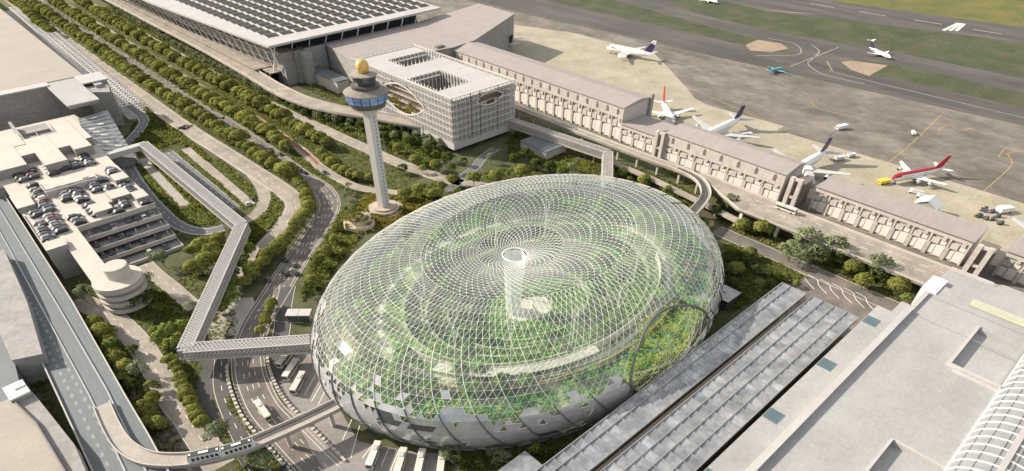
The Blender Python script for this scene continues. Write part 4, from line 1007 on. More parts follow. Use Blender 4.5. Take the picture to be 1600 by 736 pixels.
b = MB(); b.prism([(20, 14), (28, 14), (28, 19), (20, 19)], 24.6, 26); b.prism([(72, 3), (80, 3), (80, 7), (72, 7)], 24.6, 26); b.build('roof_hatch', M['bronze'], lh)
# concrete stair blocks
cb = thing('concrete_core', 'cluster of tall plain grey concrete stair blocks under the skylit roof corner', 'building', (226, 508, 0))
for x0, y0, x1, y1, z in ((0, 12, 10, 30, 24.5), (10, 8, 13, 24, 25.), (13, -2, 20, 20, 24.2), (20, 10, 40, 24, 25.)):
    b = MB(); b.box(x0, y0, 0, x1-.02, y1, z); b.build('concrete_block', M['greyconc'], cb)
b = MB(); b.box(10.2, 9, 25, 12.8, 24, 25.4); b.box(20.5, 11, 25, 39.5, 23, 25.3); b.build('block_coping', M['darkmetal'], cb)
sr = thing('grey_flat_annex', 'flat blue grey roofed annex between concrete blocks and control tower', 'annex', (245, 470, 0))
b = MB(); b.box(0, 0, 9.2, 12.5, 52, 10); b.build('roof', M['lr'], sr)
b = MB(); b.box(.6, .6, 0, 12, 51.5, 9.2); b.build('wall', M['concrete'], sr)
# terminal road on stilts
rib = thing('terminal_ramp', 'elevated terminal approach road with railings curving below the skylit roof', 'elevated road', (0, 0, 0))
path = smooth_path([(207, 1200), (208, 820), (209, 660), (207, 555), (204.5, 500), (206, 458), (214, 425), (225, 398), (238, 368), (246, 350)], 8)
b = MB(); b.strip(path, [15]*(len(path)-30)+list(np.linspace(15, 9, 30)), 8.2, 1.1); b.build('road_deck', M['paleroad'], rib)
b = MB()
for q in (-1, 1): b.strip(path, .35, 9.2, 1., off=q*6.2)
b.build('parapet', M['concrete'], rib)
b = MB()
pts = resample(path, 9.)
for p in pts:
    if p[1] < 780: b.box(p[0]-.6, p[1]-.6, 0, p[0]+.6, p[1]+.6, 7.1); b.box(p[0]+5, p[1]-.5, 0, p[0]+6, p[1]+.5, 7.1)
b.each('pier_column', M['concrete'], rib)
b = MB(); b.box(216.2, 528, 9., 228, 1010, 9.6); b.build('kerb_deck', M['paleroad'], rib)
b = MB()
for y in np.arange(532, 900, 7.): b.box(216.5, y, 0, 217.6, y+1.6, 8.98)
b.each('kerb_column', M['bronze'], rib)
# ------------------------------------------------------------------ the pier: four stretches of one long finger
def pier_block(label, y0, y1, zt, x0=341., wid=22., bay=9.4, kind_=0):
    o = thing('pier_building', label, 'pier building', (x0, y0, 0), group=None)
    L = y1-y0
    b = MB(); b.box(1.2, 0, 0, wid, L, zt); b.build('wall', M['pier'], o)
    if kind_ < 2:
        b = MB(); b.add([(-.6, -.4, zt), (-.6, L+.4, zt), (wid*.62, L+.4, zt+2.1), (wid*.62, -.4, zt+2.1), (wid+.5, -.4, zt+.4), (wid+.5, L+.4, zt+.4)],
                        [(0, 3, 2, 1), (3, 4, 5, 2), (0, 1, 2, 5, 4, 3)][:2]); b.add([(-.6, -.4, zt), (wid*.62, -.4, zt+2.1), (wid+.5, -.4, zt+.4), (wid+.5, -.4, zt-.5), (-.6, -.4, zt-.5)], [(0, 4, 3, 2, 1)])
        b.add([(-.6, L+.4, zt), (-.6, -.4, zt), (-.6, -.4, zt-.5), (-.6, L+.4, zt-.5)], [(0, 1, 2, 3)]); b.build('roof', M['pierroof'], o)
    else:
        b = MB(); b.box(-.6, -.4, zt, wid+.5, L+.4, zt+.6); b.build('roof', M['pierroof'], o)
    # upper wall band and arched windows
    n = max(1, int(round(L/bay))); st = L/n
    up = zt-7.8 if kind_ < 2 else zt-2.4
    b = MB(); b.box(0, 0, up, 1.19, L, zt-.55); ub = b.build('upper_band', M['pier'], o)
    for k in range(n):
        c = (k+.5)*st
        if kind_ < 2:
            h = 4.3; z0 = up+2.1; g = MB()
            pts = [(c-1.1, z0), (c+1.1, z0), (c+1.1, z0+h*.66), (c, z0+h), (c-1.1, z0+h*.66)]
            g.add([(-.06, u, z) for u, z in pts], [(4, 3, 2, 1, 0)]); g.build('arched_window', M['bronze'], ub)
    lo = MB(); pl = MB(); dk = MB()
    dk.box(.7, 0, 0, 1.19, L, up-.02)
    for k in range(n+1):
        c = min(max(k*st, .5), L-.5); lo.box(-.35, c-.45, 0, .69, c+.45, up-.05)
        if k < n:
            c0 = k*st
            pl.box(.1, c0+.8, .6, .66, c0+st*.52, up*.56); pl.box(.2, c0+st*.56, up*.1, .66, c0+st*.9, up*.5); pl.box(.25, c0+1.2, up*.62, .66, c0+st*.42, up*.82)
            lo.box(0, c0+st*.5, up*.60, .68, c0+st*.93, up*.86); lo.box(-.2, c0+st*.22, up*.84, .67, c0+st*.4, up-.06)
            lo.box(-.3, c0+st*.86, 0, .64, c0+st*.95, up*.6)
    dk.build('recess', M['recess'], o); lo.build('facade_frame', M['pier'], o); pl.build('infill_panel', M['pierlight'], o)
    return o
pier_block('tall taupe roofed pier stretch with arched windows next to the lattice hotel', 251.5, 441, 22.6, 343., 29.5)
pier_block('low pier connector with a shaded flat roof between two gabled stretches', 219.5, 251, 12., 342., 24., 9.4, 2)
pier_block('gabled pier stretch with seven arched windows behind the curving track', 128.5, 213, 17.4, 340.5, 22., 12.)
pier_block('lowest pier stretch with a thin flat roof and cream panels beside the wide viaduct', 30, 112, 13.6, 347., 20., 9.4, 2)
pier_block('flat roofed pier stretch behind the pale roof wing with the yellow skylight', -60, 16, 13.6, 350., 20., 9.4, 2)
def pylon(x, y, h, label):
    o = thing('pylon_pair', label, 'pylon', (x, y, 0))
    b = MB(); b.box(0, 0, 0, 2.4, 2.3, h); b.box(0, 5., 0, 2.4, 7.3, h); b.each('fin', M['pier'], o)
    b = MB(); b.box(.4, 2.3, h*.35, 2., 5., h*.42); b.box(.4, 2.3, h-1.4, 2., 5., h-.2); b.each('tie_beam', M['pier'], o)
    b = MB(); b.box(2.5, -.6, 0, 14, 7.8, h-3); b.build('stair_core', M['bronze'], o)
pylon(338.5, 213, 17., 'pair of tall concrete fins at the low connector of the pier')
pylon(338., 117.5, 18., 'pair of tall concrete fins at the gap beside the parked white aircraft')
pylon(338., 20., 17., 'pair of tall concrete fins next to the beige terminal roof')
b = MB(); b.box(0, 0, 0, 3, 1.6, 25.2); tag(b.build('wall_fin', M['greyconc'], None, (371, 249.5, 0)), 'tall thin wall fin at the apron end of the tall pier gable', 'fin')
# elevated track and wide viaduct in front of the pier
vi = thing('wide_viaduct', 'wide pale elevated road with columns running along the low pier', 'viaduct', (0, 0, 0))
vp = [(300, -40), (324, -40), (324, 132), (325, 150), (326, 172), (322, 176), (314, 158), (301, 134)]
b = MB(); b.prism(vp, 6.8, 8.); b.build('road_deck', M['paleroad'], vi)
b = MB(); b.strip([(300.2, -40), (300.2, 132), (313, 157), (320, 175)], .4, 9., 1.); b.strip([(323.8, -40), (323.8, 132), (325, 171)], .4, 9., 1.)
b.build('parapet', M['concrete'], vi)
for y in range(20, 150, 22):
    b = MB(); b.box(302, y, 0, 303.6, y+1.6, 6.75); b.box(319, y, 0, 320.6, y+1.6, 6.75); b.each('column', M['white'], vi)
b = MB()
for y in range(20, 130, 9):
    b.sheet([(311.8, y), (312.1, y), (312.1, y+4), (311.8, y+4)], 8.006); b.sheet([(317.8, y), (318.1, y), (318.1, y+4), (317.8, y+4)], 8.006)
b.build('lane_dash', M['paint'], vi)
tr = thing('curving_track', 'elevated sky train track that curls from the pier into the glass dome', 'elevated track', (0, 0, 0))
path = smooth_path([(316, 440), (316, 330), (316.5, 250), (317, 205), (318, 184), (315, 169), (306, 158), (293, 151), (268, 145)], 8)
b = MB(); b.strip(path, 5.4, 9., 1.2); b.build('track_deck', M['paleroad'], tr)
b = MB()
for q in (-1, 1): b.strip(path, .4, 9.9, .9, off=q*2.7)
b.build('parapet', M['concrete'], tr)
b = MB(); b.strip(path[-34:], 2.6, 9.02); b.build('running_surface', M['darkroad'], tr)
b = MB()
for p in resample(path, 16): b.box(p[0]-.6, p[1]-.6, 0, p[0]+.6, p[1]+.6, 7.75)
b.each('column', M['concrete'], tr)
b = MB(); b.box(0, 0, 0, 10, 62, .7); 
sl2 = thing('lower_viaduct', 'lower pale road deck below the curving track', 'road deck', (0, 0, 0))
b = MB(); b.strip([(304, 228), (303, 190), (299, 150), (296, 128)], 5., 4.5, .8); b.build('deck', M['paleroad'], sl2)
b = MB()
for p in resample([(304, 228), (303, 190), (299, 150), (296, 128)], 14): b.box(p[0]-.5, p[1]-.5, 0, p[0]+.5, p[1]+.5, 3.65)
b.each('column', M['concrete'], sl2)

# ------------------------------------------------------------------ lattice footbridges
def tube_bridge(name, label, path, w_, z0, z1, cat='footbridge', cell=3.2, cols=14., m=None):
    o = thing(name, label, cat, (path[0][0], path[0][1], 0)); px0, py0 = path[0]
    path = [(x-px0, y-py0) for x, y in path]
    b = MB(); b.strip(path, w_-.5, z1-.35, z1-z0-.4); b.build('glazed_tube', M['steel'], o)
    b = MB(); b.strip(path, w_+.2, z0+.5, .9); b.build('deck', M['concrete'], o)
    b = MB()
    for a0, a1 in zip(path[:-1], path[1:]):
        d = Vector((a1[0]-a0[0], a1[1]-a0[1])); L = d.length; d.normalize(); nn = Vector((-d.y, d.x)); n = max(1, int(L/cell)); st = L/n
        prof = [(-w_/2, z0+.6), (-w_/2, (z0+z1)/2+.3), (-w_/2+.5, z1), (-w_/6, z1+.18), (w_/6, z1+.18), (w_/2-.5, z1), (w_/2, (z0+z1)/2+.3), (w_/2, z0+.6)]
        def pt(k, s): return (a0[0]+d.x*s+nn.x*prof[k][0], a0[1]+d.y*s+nn.y*prof[k][0], prof[k][1])
        for i in range(n):
            for k in range(len(prof)-1):
                if (i+k) % 2 == 0 or True:
                    b.bar(pt(k, i*st), pt(k+1, (i+.5)*st), .2, .16); b.bar(pt(k+1, i*st), pt(k, (i+.5)*st), .2, .16)
                    b.bar(pt(k, (i+.5)*st), pt(k+1, (i+1)*st), .2, .16); b.bar(pt(k+1, (i+.5)*st), pt(k, (i+1)*st), .2, .16)
        for k in (0, 2, 5, 7): b.bar(pt(k, 0), pt(k, L), .35, .3)
    b.build('lattice_shell', m or M['bridgelat'], o)
    for p in resample(path, cols)[1:]:
        b = MB(); b.tube([(p[0], p[1], 0), (p[0], p[1], z0-.42)], .45, 8); b.each('column', M['concrete'], o)
    return o
c1, c2, c3 = (85.5, 299.), (24.5, 218.5), (67., 187.5)
tube_bridge('zigzag_footbridge', 'long zig-zag footbridge wrapped in white diamond lattice leading to the dome', [(84., 445.), c1, c2, c3], 7., 7., 11.6, cols=33.)
tube_bridge('link_footbridge', 'pinkish lattice footbridge between lattice hotel and the far side of the dome', [(294., 318.), (303., 230.), (262., 196.)], 7., 6., 10.4, cols=26., m=M['pier'])
lk = thing('footbridge_stub', 'plain pale beam bridge joining the car park to the lattice footbridge', 'bridge', (52, 440, 0))
b = MB(); b.obox((16, 2.6, 8.4), (36, 5.2, 3.2), R(4)); b.build('beam', M['roofwhite'], lk)
b = MB(); b.box(2, 0, 0, 3.2, 3, 8.3); b.box(24, 2, 0, 25.2, 5, 8.3); b.each('column', M['concrete'], lk)
sh = thing('flat_shed', 'small shed with a flat blue grey roof between hotel and dome', 'shed', (280, 263, 0))
b = MB(); b.box(.5, .5, 0, 19.5, 25.5, 5.6); b.build('wall', M['concrete'], sh)
b = MB(); b.box(0, 0, 5.6, 20, 26, 6.1); b.build('roof', M['lr'], sh)
kx, ky = P(470, 500)
sk = thing('bus_shelter', 'small glass canopy shelter at the dome left edge above the footbridge', 'shelter', (kx, ky, 0), R(-42))
b = MB(); b.box(-5.5, -2.6, 4.2, -.1, 2.6, 4.5); b.box(.1, -2.6, 4.2, 5.5, 2.6, 4.5); b.build('roof', M['roofwhite'], sk)
b = MB()
for x in (-5, 0, 5):
    for y in (-2.2, 2.2): b.box(x-.12, y-.12, 0, x+.12, y+.12, 4.2)
b.build('post', M['steel'], sk)
b = MB(); b.box(-5, -2.1, .3, 5, -2.0, 3.6); b.build('screen', M['dullglass'], sk)

# ------------------------------------------------------------------ right foreground: terminal roof, canopies, vault
t1 = thing('beige_terminal', 'large terminal with a flat pale roof, sunken courts and teal rooflights', 'terminal', (130, -60, 0))
def T(x, y): return (x-130, y+60)
b = MB()
holes = [(*T(230, -12), *T(261, 4.5)), (*T(140, -12), *T(176, 3.6))]
block_with_holes(b, *T(60, -12), 0, *T(282, 27), 20.4, holes); b.build('roof_slab', M['roofgrey'], t1)
for q in ((230, 261, 4.5), (140, 176, 3.6)):
    b = MB(); b.box(*T(q[0], -12), 14, *T(q[1], q[2]), 18.4); b.build('court_floor', M['roofgrey'], t1)
b = MB(); b.box(*T(60, 27), 0, *T(252, 29.4), 22.2); b.box(*T(252, 27.), 0, *T(271, 28.8), 21.4); b.each('parapet_wall', M['roofwhite'], t1)
b = MB(); b.box(*T(60, 29.4), 0, *T(259, 33), 19.4); b.build('fascia_walk', M['roofgrey'], t1)
b = MB(); b.box(*T(60, 33.02), 0, *T(251, 39), 18.); b.build('lower_roof', M['roofgrey'], t1)
for x in (118, 157, 196, 235):
    b = MB(); b.box(*T(x, 33.2), 18, *T(x+6, 38.8), 18.1); b.build('rooflight', M['teal'], t1)
for q in ((228, -12, 229.8, 6, 21.2), (230, 4.6, 262, 5.6, 21.), (226, -12, 227, 3, 21.), (176.3, -12, 177, 4, 20.7), (140, 3.7, 176.2, 4.5, 21.)):
    b = MB(); b.box(*T(q[0], q[1]), 20.4, *T(q[2], q[3]), q[4]); b.build('court_upstand', M['roofwhite'], t1)
b = MB(); b.box(*T(251.2, -40), 20.42, *T(251.5, 26.8), 20.5); b.box(*T(269.4, -40), 20.42, *T(269.7, 26), 20.55); b.each('roof_joint', M['steel'], t1)
t1n = thing('beige_roof_wing', 'lower roof wing with a pale yellow skylight reaching towards the pier fins', 'roof wing', (282.5, -60, 0))
b = MB(); b.prism([(0, 0), (22, 0), (22, 68), (17.5, 71), (17.5, 88.5), (6, 89), (0, 85)], 0, 19.2); b.build('roof_slab', M['roofgrey'], t1n)
b = MB(); b.box(17.6, 71, 19.2, 18.6, 88, 20.4); b.box(.2, 84.2, 19.2, 1.2, 88, 20.2); b.each('parapet_wall', M['roofwhite'], t1n)
b = MB(); b.box(-8, 26, 20.6, -2, 73, 20.9); b.build('roof_skylight', mat('pale_yellow_rooflight', (.50, .49, .36), .4, .1, .3), t1n)
b = MB(); b.box(-10, 85, 12, 4, 91, 20.9); b.build('white_lid', M['white'], t1n)
# canopies
def canopy(label, x0, x1, y0, y1, z, seams, step=4.3, slope=.6):
    o = thing('glass_canopy', label, 'canopy', (x0, y0, 0)); L, D = x1-x0, y1-y0
    b = MB()
    n = int(L/step); st = L/n
    for i in range(n):
        a, c = i*st, (i+1)*st
        for q0, q1 in zip([0]+seams, seams+[D]):
            b.add([(a+.12, q0+.1, z+.06), (c-.12, q0+.1, z+.5), (c-.12, q1-.1, z+.5), (a+.12, q1-.1, z+.06)], [(0, 1, 2, 3)])
            b.add([(c-.12, q0+.1, z+.5), (c-.12, q0+.1, z-.1), (c-.12, q1-.1, z-.1), (c-.12, q1-.1, z+.5)], [(0, 1, 2, 3)])
    b.build('panels', M['canopy'], o)
    b = MB(); b.box(0, 0, z-1.2, L, D, z); b.build('deck', M['canopydark'], o)
    b = MB()
    for i in range(n+1): b.box(i*st-.1, 0, z, i*st+.1, D, z+.72)
    for q in [0]+seams+[D]: b.box(0, q-.16, z+.01, L, q+.16, z+.8)
    b.build('glazing_bar', M['steel'], o)
    for i in range(0, n+1, 6):
        b = MB(); b.box(i*st-.4, D*.5-.4, 0, i*st+.4, D*.5+.4, z-1.2); b.each('column', M['concrete'], o)
    return o
canopy('narrow blue grey panelled canopy next to the dome', 70, 240.5, 64.5, 76, 15., [7.6])
canopy('wide dark panelled canopy between the narrow canopy and the beige terminal', 70, 240.5, 41.5, 61.8, 15., [5., 10.5, 15.5])
b = MB(); b.box(70, 62.2, 11, 240, 64.1, 13.6); tag(b.build('canopy_gutter', M['earthred']), 'brown valley gutter between the two long canopies', 'gutter')
gq = P(1135, 458, 6)
b = MB(); b.box(-5, -4, 0, 5, 4, 5.4, 0); b.box(-5.6, -4.6, 5.4, 5.6, 4.6, 5.9, 1); o = b.build('plant_room', [M['dullglass'], M['canopy']], None, (gq[0], gq[1], 0)); tag(o, 'small dark pavilion in the garden at the tip of the canopy', 'pavilion')
gq = P(815, 732, 8); b = MB(); b.box(-6, -4.5, 0, 6, 4.5, 7, 0); b.box(-6.5, -5, 7, 6.5, 5, 7.6, 1); o = b.build('glass_porch', [M['dullglass'], M['canopy']], None, (gq[0], gq[1], 0)); tag(o, 'small panelled porch roof by the tip of the narrow canopy at the dome foot', 'porch')
# glazed vault
va = thing('glazed_vault', 'ribbed grey glazed vault roof along the back of the pale terminal', 'vault', (120, -12.3, 0))
def vz(t): return (-22*(1-math.cos(t))/1., 20+8.5*math.sin(t))
prof_v = [(-13*(1-math.cos(t)), 19.8+8.2*math.sin(t)) for t in np.linspace(0, math.pi*.98, 19)]
b = MB()
for (y0, z0), (y1, z1) in zip(prof_v[:-1], prof_v[1:]): b.add([(0, y0, z0), (190, y0, z0), (190, y1, z1), (0, y1, z1)], [(3, 2, 1, 0)])
b.build('vault_glass', M['vaultglass'], va, smooth=True)
b = MB()
for (y0, z0), (y1, z1) in zip(prof_v[:-1], prof_v[1:]): b.bar((0, y0, z0+.15), (0, y1, z1+.15), .4, .3)
rm = b.mesh('arch_rib', M['white'])
for x in np.arange(0, 190, 4.6): put('arch_rib', rm, va, (x, 0, 0))
b = MB()
for x in np.arange(0, 190, .92):
    for (y0, z0), (y1, z1) in zip(prof_v[1:-1:2], prof_v[3::2]): b.bar((x, y0, z0+.08), (x, y1, z1+.08), .2, .14)
for y0, z0 in prof_v[3:-1:2]: b.box(0, y0-.07, z0+.1, 190, y0+.07, z0+.3)
b.build('louvre_slat', M['steel'], va)
b = MB(); yk, zk = prof_v[8]; b.box(0, yk-.8, zk+.2, 190, yk+.8, zk+.7); b.build('ridge_walk', M['roofwhite'], va)
b = MB(); b.box(0, -.5, 19.8, 190, .3, 20.9); b.build('eaves_gutter', M['white'], va)

# ------------------------------------------------------------------ car park block on the left
cp = thing('car_park', 'stepped multi-storey car park with cars on its pale roof deck', 'car park', (0, 288, 0))
def C(x, y): return (x, y-288)
b = MB(); b.prism([C(2, 337), C(10.5, 337), C(10.5, 289), C(19.5, 283), C(19.6, 347), C(58.5, 346.5), C(59, 420), C(60, 470), C(66, 500), C(64, 522), C(-6, 522), C(-6, 430), C(2, 428)], 12.8, 14.); b.build('roof_deck', M['deck'], cp)
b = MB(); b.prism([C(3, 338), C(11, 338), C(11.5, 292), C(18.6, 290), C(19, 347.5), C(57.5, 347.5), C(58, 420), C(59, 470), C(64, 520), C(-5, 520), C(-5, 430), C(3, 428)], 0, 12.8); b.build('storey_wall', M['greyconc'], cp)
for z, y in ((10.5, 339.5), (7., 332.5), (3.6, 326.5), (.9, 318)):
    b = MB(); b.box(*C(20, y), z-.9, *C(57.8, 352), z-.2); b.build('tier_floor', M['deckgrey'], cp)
    b = MB(); b.box(*C(19.8, y-.35), z-1.5, *C(58.2, y), z+.7); b.box(*C(58., y), z-.9, *C(58.4, 347), z+.5); b.each('tier_parapet', M['concrete'], cp)
b = MB(); b.box(*C(19.8, 346), 12.2, *C(58.6, 346.49), 14.9); b.box(*C(58.7, 347), 14, *C(59, 410), 14.8); b.box(*C(2.1, 338), 14., *C(2.4, 380), 14.9); b.each('deck_parapet', M['concrete'], cp)
b = MB()
for x in np.arange(23, 58, 6.5):
    for z0, z1, y in ((10.31, 12.1, 343), (6.81, 9., 336.5), (3.41, 5.5, 330)): b.box(*C(x, y), z0-.5, *C(x+.5, y+.6), z1)
b.each('deck_column', M['concrete'], cp)
# raised roofs, each with its own shaded front wall
for x0, y0, x1, y1, z in ((-6, 436, 18.5, 470, 19), (18.5, 452, 26, 478, 18.7), (26, 427, 38, 478, 19), (38, 450, 45, 478, 18.7), (45, 440, 55, 500, 19), (-6, 470.02, 25, 492, 19.), (55.02, 455, 59, 500, 18.6)):
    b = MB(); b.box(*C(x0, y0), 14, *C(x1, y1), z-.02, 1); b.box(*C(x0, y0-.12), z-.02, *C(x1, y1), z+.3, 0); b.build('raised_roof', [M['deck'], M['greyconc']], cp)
b = MB(); b.box(*C(17.5, 394), 14, *C(44.5, 411), 15.8); b.build('ramp_house', M['pier'], cp)
b = MB(); b.box(*C(17.5, 394), 15.8, *C(44.5, 394.5), 17.2); b.box(*C(17.5, 398.3), 15.8, *C(44.5, 398.7), 16.8); b.box(*C(44.1, 394.5), 15.8, *C(44.5, 411), 17.4); b.box(*C(17.5, 394.5), 15.8, *C(17.9, 411), 16.5); b.build('ramp_parapet', M['pier'], cp)
for x0, y0, x1, y1, z in ((1.5, 384, 10, 403, 16.6), (2, 328, 11.4, 337, 16.2), (30.5, 352, 39.5, 363.5, 16.4), (42, 362, 52, 373, 16.6), (50.5, 383, 58, 393, 17.), (52, 352, 58.5, 362, 17.)):
    b = MB(); b.box(*C(x0, y0), 13.9, *C(x1, y1), z-.01, 1); b.box(*C(x0, y0-.05), z-.01, *C(x1, y1), z+.25, 0); b.build('stair_house', [M['deck'], M['greyconc']], cp)
b = MB(); b.box(*C(2.05, 328), 0, *C(11.2, 336.9), 13.85); b.build('stair_tower', M['greyconc'], cp)
b = MB(); b.box(*C(27, 481), 14.01, *C(44.5, 518), 14.06); b.build('pit_floor', M['greyconc'], cp)
b = MB(); b.box(*C(25.02, 478.1), 14.02, *C(26.6, 520), 18.8); b.box(*C(27, 500), 14.06, *C(44, 500.6), 15.6); b.box(*C(35, 481), 14.06, *C(35.6, 499.9), 15.2); b.each('pit_wall', M['greyconc'], cp)
# spiral ramp
sp = thing('spiral_ramp', 'round spiral car ramp with stacked pale parapet bands and a drum on top', 'ramp', (20.2, 285.5, 0))
for i in range(4):
    b = MB(); z = 1.2+3.4*i; b.lathe([(10.2, z), (10.6, z), (10.7, z+1.7), (10.3, z+1.7)], n=44); b.build('parapet_band', M['concrete'], sp, smooth=False)
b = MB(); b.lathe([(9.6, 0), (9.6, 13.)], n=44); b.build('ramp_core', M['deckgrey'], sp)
b = MB(); b.lathe([(10.5, 13.2), (10.6, 14.05)], n=44); b.build('top_deck', M['deck'], sp)
b = MB(); b.lathe([(5.3, 14.05), (5.3, 19.), (5., 19.2)], n=36, c=(1.6, 1.8)); b.build('drum', M['deck'], sp)
# glass court and grey hall behind the car park
gh = thing('grey_hall', 'big hall with white roof edge and long shaded front wall behind the car park', 'hall', (-60, 520, 0))
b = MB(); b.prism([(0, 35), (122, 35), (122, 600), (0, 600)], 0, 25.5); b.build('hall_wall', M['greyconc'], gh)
b = MB(); b.box(0, 44, 25.5, 147, 620, 26.); b.build('roof', M['roofbeige'], gh)
b = MB(); b.box(0, 34.6, 25.5, 122, 43.9, 26.3); b.box(140.5, 22, 25.5, 158.5, 43.9, 26.3); b.each('roof_border', M['roofwhite'], gh)
b = MB(); b.box(122.02, 30, 0, 146.5, 600, 25.4); b.box(146.6, 22, 0, 157, 43.8, 25.4); b.each('side_wall', M['greyconc'], gh)
b = MB(); b.box(120, -18, 24.6, 140.4, 43.9, 25.6); b.build('projecting_roof', M['roofgrey'], gh)
b = MB(); b.box(121, -17, 23., 139.5, 28, 24.6); b.box(147, 15, 0, 152, 30, 25.4); b.prism([(139.4, 10), (152, 0), (156.5, 22), (140, 29)], 0, 23.5); b.build('clerestory', M['greyconc'], gh)
gc = thing('glass_court', 'sloping glazed court with white slats beside the car park', 'glazed court', (66, 440, 0))
b = MB(); b.add([(-4, 58, 18), (16, 62, 18), (10, 4, 4), (-12, 6, 12), (-4, 58, 0), (16, 62, 0), (10, 4, 0), (-12, 6, 0)], [(0, 3, 2, 1), (0, 1, 5, 4), (1, 2, 6, 5), (2, 3, 7, 6), (3, 0, 4, 7)]); b.build('court_glazing', M['vaultglass'], gc)
b = MB()
for k in range(1, 12):
    t = k/12; a = np.array((-4, 58, 18.))*(1-t)+np.array((-12, 6, 12.))*t; c = np.array((16, 62, 18.))*(1-t)+np.array((10, 4, 4.))*t
    b.bar(a+(0, 0, .3), c+(0, 0, .3), .3, .3)
    for q in range(4):
        if random.random() < .3: s0 = random.random()*.7; b.bar(a+(c-a)*s0+(0, -1.5, .25), a+(c-a)*(s0+.16)+(0, -1.5, .25), 1.6, .2)
b.build('slat', M['white'], gc)
# gantry frames along the hall
pg = thing('gantry_frames', 'long row of white open gantry frames along the grey hall', 'gantry', (98, 545, 0))
for y in np.arange(0, 430, 6.):
    b = MB()
    x0 = 2+y*.022
    b.bar((x0, y, 0), (x0, y, 5.5), .4); b.bar((x0+14, y, 0), (x0+14, y, 5.5), .4); b.bar((x0-1, y, 5.6), (x0+15, y, 5.6), .7, .5)
    for q in range(4): b.bar((x0+q*4-.5, y, 5.6), (x0+q*4+2, y+6, 5.6), .3)
    b.build('frame', M['white'], pg)
b = MB()
for q in (1, 6, 11): b.bar((q, 0, 5.2), (q+9.5, 432, 5.2), .5, .4)
b.each('rail', M['white'], pg)
ground('gantry_apron', [[(98, 530), (115, 530), (124, 990), (98, 990)]], M['paving'], .012)

# ------------------------------------------------------------------ blue grey elevated road on the left
er = thing('elevated_road', 'broad blue grey elevated road with ridge lines passing the car park', 'elevated road', (-20, 160, 0))
b = MB(); b.prism([(-4, -60), (14, -60), (17, 24), (17.5, 50), (19.6, 130), (20, 290), (1, 290), (-.5, 110)], 6.6, 8.); b.build('road_deck', M['lr'], er)
b = MB(); b.strip([(14.2, -60), (17.2, 24), (17.6, 50), (19.7, 130), (20.1, 290)], .5, 9., 1.); b.strip([(-4, -60), (-.5, 110), (1, 290)], .5, 9., 1.); b.build('parapet', M['concrete'], er)
b = MB(); b.strip([(10, -10), (13.4, 60), (14, 130), (14.4, 290)], .6, 8.5, .5); b.strip([(3.6, -40), (7.5, 60), (8.2, 130), (9.5, 290)], .5, 8.4, .4); b.each('median_ridge', M['steel'], er)
b = MB()
for y in np.arange(-30, 280, 5.5):
    for xx in (2.2-(70-y)*.012 if y < 70 else 2.2, 5.2):
        b.sheet([(xx+random.uniform(-.3, .3), y), (xx+.9, y+.2), (xx+1., y+2.6), (xx, y+2.3)], 8.006)
    b.sheet([(17.2, y), (17.35, y), (17.35, y+2.5), (17.2, y+2.5)], 8.006) if y > 55 else None
b.build('surface_mark', M['lrmark'], er)
b = MB()
for y in range(-20, 280, 30): b.box(3, y, 0, 4.6, y+1.6, 6.55); b.box(14, y, 0, 15.6, y+1.6, 6.55)
b.each('column', M['concrete'], er)
st_ = thing('sky_train_track', 'pale elevated sky train track curving from the blue grey road to the dome', 'elevated track', (0, 150, 0))
path = [(x, y-150) for x, y in smooth_path([(-10.4, 210), (-11.2, 196), (-10.8, 184), (-7.4, 173.5), (-1, 166), (7.5, 160), (15.2, 156.6), (21.4, 154.8), (42, 152), (62, 150.5)], 8)]
b = MB(); b.strip(path, 5.6, 9.4, 1.1); b.build('track_deck', M['paving'], st_)
b = MB()
for q in (-1, 1): b.strip(path, .4, 10.2, .9, off=q*2.7)
b.build('parapet', M['concrete'], st_)
b = MB(); b.strip(path[36:], 2.2, 9.415, off=.8); b.build('running_surface', M['darkroad'], st_)
for p in resample(path, 17)[1:]:
    b = MB(); b.box(p[0]-.7, p[1]-.7, 0, p[0]+.7, p[1]+.7, 8.28); b.each('column', M['concrete'], st_)
# lower left building with the slotted white roof block
bl = thing('corner_building', 'building with a stippled beige roof below the broad blue grey road', 'building', (-75, 120, 0))
b = MB(); b.prism([(0, 0), (47, 0), (46.6, 60), (45, 90), (41, 110.5), (0, 112)], 0, 13.6); b.build('roof_slab', M['roofbeige'], bl)
b = MB(); b.prism([(47.2, 0), (50, 0), (52, 72), (48, 108), (42, 112), (41.2, 110.6), (45.2, 90.2), (46.8, 60)], 0, 12.6); b.build('side_wall', M['greyconc'], bl)
b = MB(); b.strip([(47.1, 0), (46.8, 60), (45.1, 90), (41.2, 110)], .5, 14.3, 1.); b.build('roof_edge', M['darkmetal'], bl)
b = MB(); b.prism([(0, 113), (44, 112.5), (46, 135), (46, 175), (52, 200), (40, 230), (0, 230)], 0, 10.5); b.build('rear_roof', M['lr'], bl)  # dark blue-grey colour stands in for shade lying on this roof
b = MB(); b.prism([(46.1, 135), (56, 131), (60, 175), (62, 230), (52, 232), (52.4, 200), (46.3, 175)], 0, 13.); b.build('rear_wall', M['greyconc'], bl)
sb = thing('slotted_block', 'white outlined roof block with a slot shaped like a letter C', 'roof block', (-34., 227.2, 0), R(4))
b = MB(); b.box(0, 0, 0, 6.6, 9., 14.4); b.build('block_wall', M['greyconc'], sb)
b = MB(); b.prism([(0, 0), (6.6, 0), (6.6, 3.6), (3., 3.6), (3., 5.2), (6.6, 5.2), (6.6, 9), (0, 9)], 14.4, 15.1); b.build('white_cap', M['white'], sb)
b = MB(); b.strip([(.7, .6), (.7, 8.4), (6, 8.4)], .22, 15.11); b.build('cap_groove', M['darkmetal'], sb)
